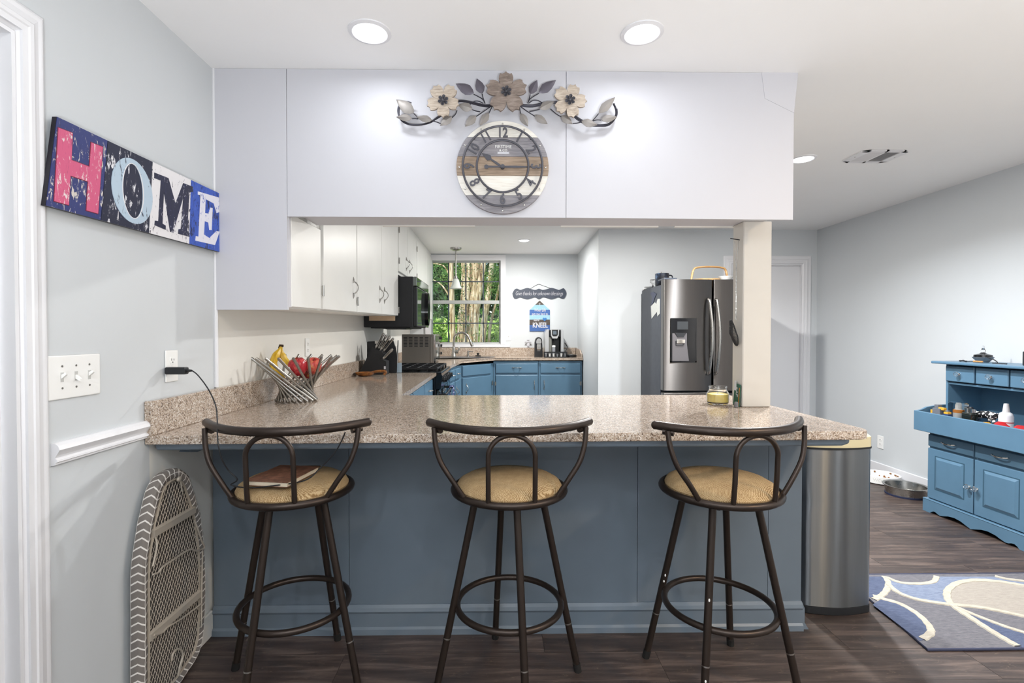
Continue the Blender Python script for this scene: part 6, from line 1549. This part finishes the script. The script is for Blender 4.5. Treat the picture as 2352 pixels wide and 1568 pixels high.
def cowmat():
    t = NT('cow_print'); return t.set(t.ramp(t.noise(t.co(), 60, 2), [(.52, '#14151a'), (.56, '#e6e6e8')], 'CONSTANT'), .5)
yk = ty(2262, 3.17)
cw = thing('toy_cow', 'black and white toy animal lying in the hutch tray', 'toy', (3.17, yk, ZF + .0)); CM = cowmat()
obj('body', MB().tube(smoothpath([(3.160, yk + .06, ZF + .075), (3.170, yk + .02, ZF + .09), (3.170, yk - .04, ZF + .095), (3.170, yk - .07, ZF + .085)], 4), [.014] + [.024] * 11 + [.014], 10), CM, cw, True)
for (dy, dz) in ((.035, -.05), (.055, -.045), (-.03, -.06), (-.055, -.055)): obj('leg', MB().tube([(3.170, yk + dy, ZF + .085), (3.160, yk + dy * 1.3, ZF + .085 + dz)], [.010, .007], 8), CM, cw, True)
obj('head', MB().tube([(3.170, yk + .055, ZF + .09), (3.160, yk + .085, ZF + .115), (3.155, yk + .11, ZF + .118)], [.012, .017, .010], 10), CM, cw, True)
obj('tail', MB().tube([(3.170, yk - .07, ZF + .09), (3.170, yk - .085, ZF + .115)], .004, 6), CM, cw, True)
obj('stand', MB().box(3.140, yk - .07, ZF, 3.2, yk + .07, ZF + .036, .004), gry, cw)
def packet(lab, y, x, mats, h, L):
    t = thing('snack_packet', lab, 'packet', (x, y, ZF)); m = MB(); g2 = []
    for i in range(9):
        row = []
        for k in range(4): row.append(m.bm.verts.new((x - .05 + k * .033, y - L / 2 + L * i / 8, ZF + .01 + h * math.sin(PI * min(1, max(0, (k + .5) / 4))) * (.6 + .4 * math.sin(i * 1.3 + k)) * (1 if 0 < i < 8 else .5))))
        g2.append(row)
    for i in range(8):
        for k in range(3): m.bm.faces.new([g2[i][k], g2[i][k + 1], g2[i + 1][k + 1], g2[i + 1][k]])
    low = [[m.bm.verts.new((v.co.x, v.co.y, ZF + .001)) for v in r] for r in g2]
    for i in range(8):
        for a_, b_ in ((0, 0), (3, 3)): m.bm.faces.new([g2[i][a_], g2[i + 1][a_], low[i + 1][a_], low[i][a_]])
    for i in (0, 8):
        for k in range(3): m.bm.faces.new([g2[i][k], g2[i][k + 1], low[i][k + 1], low[i][k]])
    obj('wrapper', m, mats[0], t, True); obj('flash', MB().box(x - .055, y - L * .2, ZF + .004, x - .049, y + L * .15, ZF + h * .7 + .01, .002), mats[1], t)
packet('red and yellow candy packet in the hutch tray beneath the bottle', ty(2303, 3.10), 3.10, (red, yel), .075, .11)
packet('red snack bag at the picture edge of the hutch tray', ty(2349, 3.10), 3.10, (red, org), .075, .11)
packet('yellow wrapper lying before the toy animal in hutch tray', ty(2260, 3.05), 3.075, (yel, red), .06, .08)
yl = ty(2311, 3.2)
wb = thing('glue_bottle', 'white plastic bottle with nozzle cap standing in the hutch tray', 'bottle', (3.2, yl, ZF))
obj('body', MB().lathe([(0, ZF), (.034, ZF), (.036, ZF + .008), (.036, ZF + .10), (.03, ZF + .118), (.018, ZF + .126), (0, ZF + .127)], (3.2, yl, 0), 20), plain('bottle_white', '#dfe2ea', .35), wb, True)
obj('cap', MB().lathe([(0, ZF + .127), (.018, ZF + .127), (.012, ZF + .178), (0, ZF + .18)], (3.2, yl, 0), 16), plain('cap_grey', '#c9c9cc', .4), wb, True)
obj('bottle_label', MB().lathe([(.0364, ZF + .06), (.0364, ZF + .066)], (3.2, yl, 0), 20), red, wb)

# ================================================================ CEILING LAMPS AND VENT
for i, (x, y, wt, c) in enumerate(LAMPS):
    labs = ['recessed ceiling lamp above the stool holding the notebook', 'recessed ceiling lamp over the bar between clock and post', 'recessed ceiling lamp half hidden by the header end near the vent',
            'recessed ceiling lamp deep in the kitchen near the window', 'unseen recessed ceiling lamp over the room behind the notebook stool', 'unseen recessed ceiling lamp over the room behind the middle stool',
            'warm recessed ceiling lamp over the room near the patterned rug', 'unseen recessed ceiling lamp at the far end of the room by the doorway', 'unseen recessed ceiling lamp at the far end of the room by the rug', 'extra unseen fill lamp in front of the refrigerator hidden by the header', 'added unseen lamp near the glazed door for a streak on steel']
    t = thing('ceiling_light', labs[i], 'ceiling light', (x, y, H), 'recessed ceiling lamps')
    obj('trim_ring', MB().lathe([(.078, H), (.078, H - .004), (.064, H - .008), (.060, H - .004), (.060, H)], (x, y, 0), 36), M['trim'], t, True)
    obj('lens', MB().lathe([(.061, H - .004), (.05, H - .010), (.03, H - .014), (0, H - .015)], (x, y, 0), 32), M['lens'], t, True)
v = [P(1939.6, 368, Z=H), P(2044.7, 368, Z=H), P(2082, 347.5, Z=H), P(1973, 347.5, Z=H)]
vx0, vx1, vy0, vy1 = (v[0].x + v[3].x) / 2, (v[1].x + v[2].x) / 2, v[0].y, v[2].y
vt = thing('ceiling_vent', 'white rectangular ceiling vent with two banks of louvres', 'vent', ((vx0 + vx1) / 2, (vy0 + vy1) / 2, H))
xm2 = (vx0 + vx1) / 2; fw = .045
obj('frame', MB().ring([(vx0, vy0), (vx1, vy0), (vx1, vy1), (vx0, vy1)], [(vx0 + fw, vy0 + fw * .6), (vx1 - fw, vy0 + fw * .6), (vx1 - fw, vy1 - fw * .6), (vx0 + fw, vy1 - fw * .6)], XYZ, H - .008, H).box(xm2 - .008, vy0 + fw * .6, H - .008, xm2 + .008, vy1 - fw * .6, H), M['trim'], vt)
obj('duct', MB().box(vx0 + fw, vy0 + fw * .6, H - .0015, vx1 - fw, vy1 - fw * .6, H - .0005), plain('duct_dark', '#6c6f78', .7), vt)
for bank in ((vx0 + fw, xm2 - .008, 1), (xm2 + .008, vx1 - fw, -1)):
    n = 10
    for i in range(n):
        x = bank[0] + (bank[1] - bank[0]) * (i + .5) / n
        m = MB().box(-.006, vy0 + fw * .6, -.0006, .006, vy1 - fw * .6, .0006); m.xf(Matrix.Translation((x, 0, H - .0055)) @ Matrix.Rotation(R(28 * bank[2]), 4, 'Y')); obj('louvre', m, M['trim'], vt)
for x in (vx0 + .02, vx1 - .02): obj('screw', MB().ball((x, (vy0 + vy1) / 2, H - .008), .004, (1, 1, .5), 8), M['nickel'], vt)
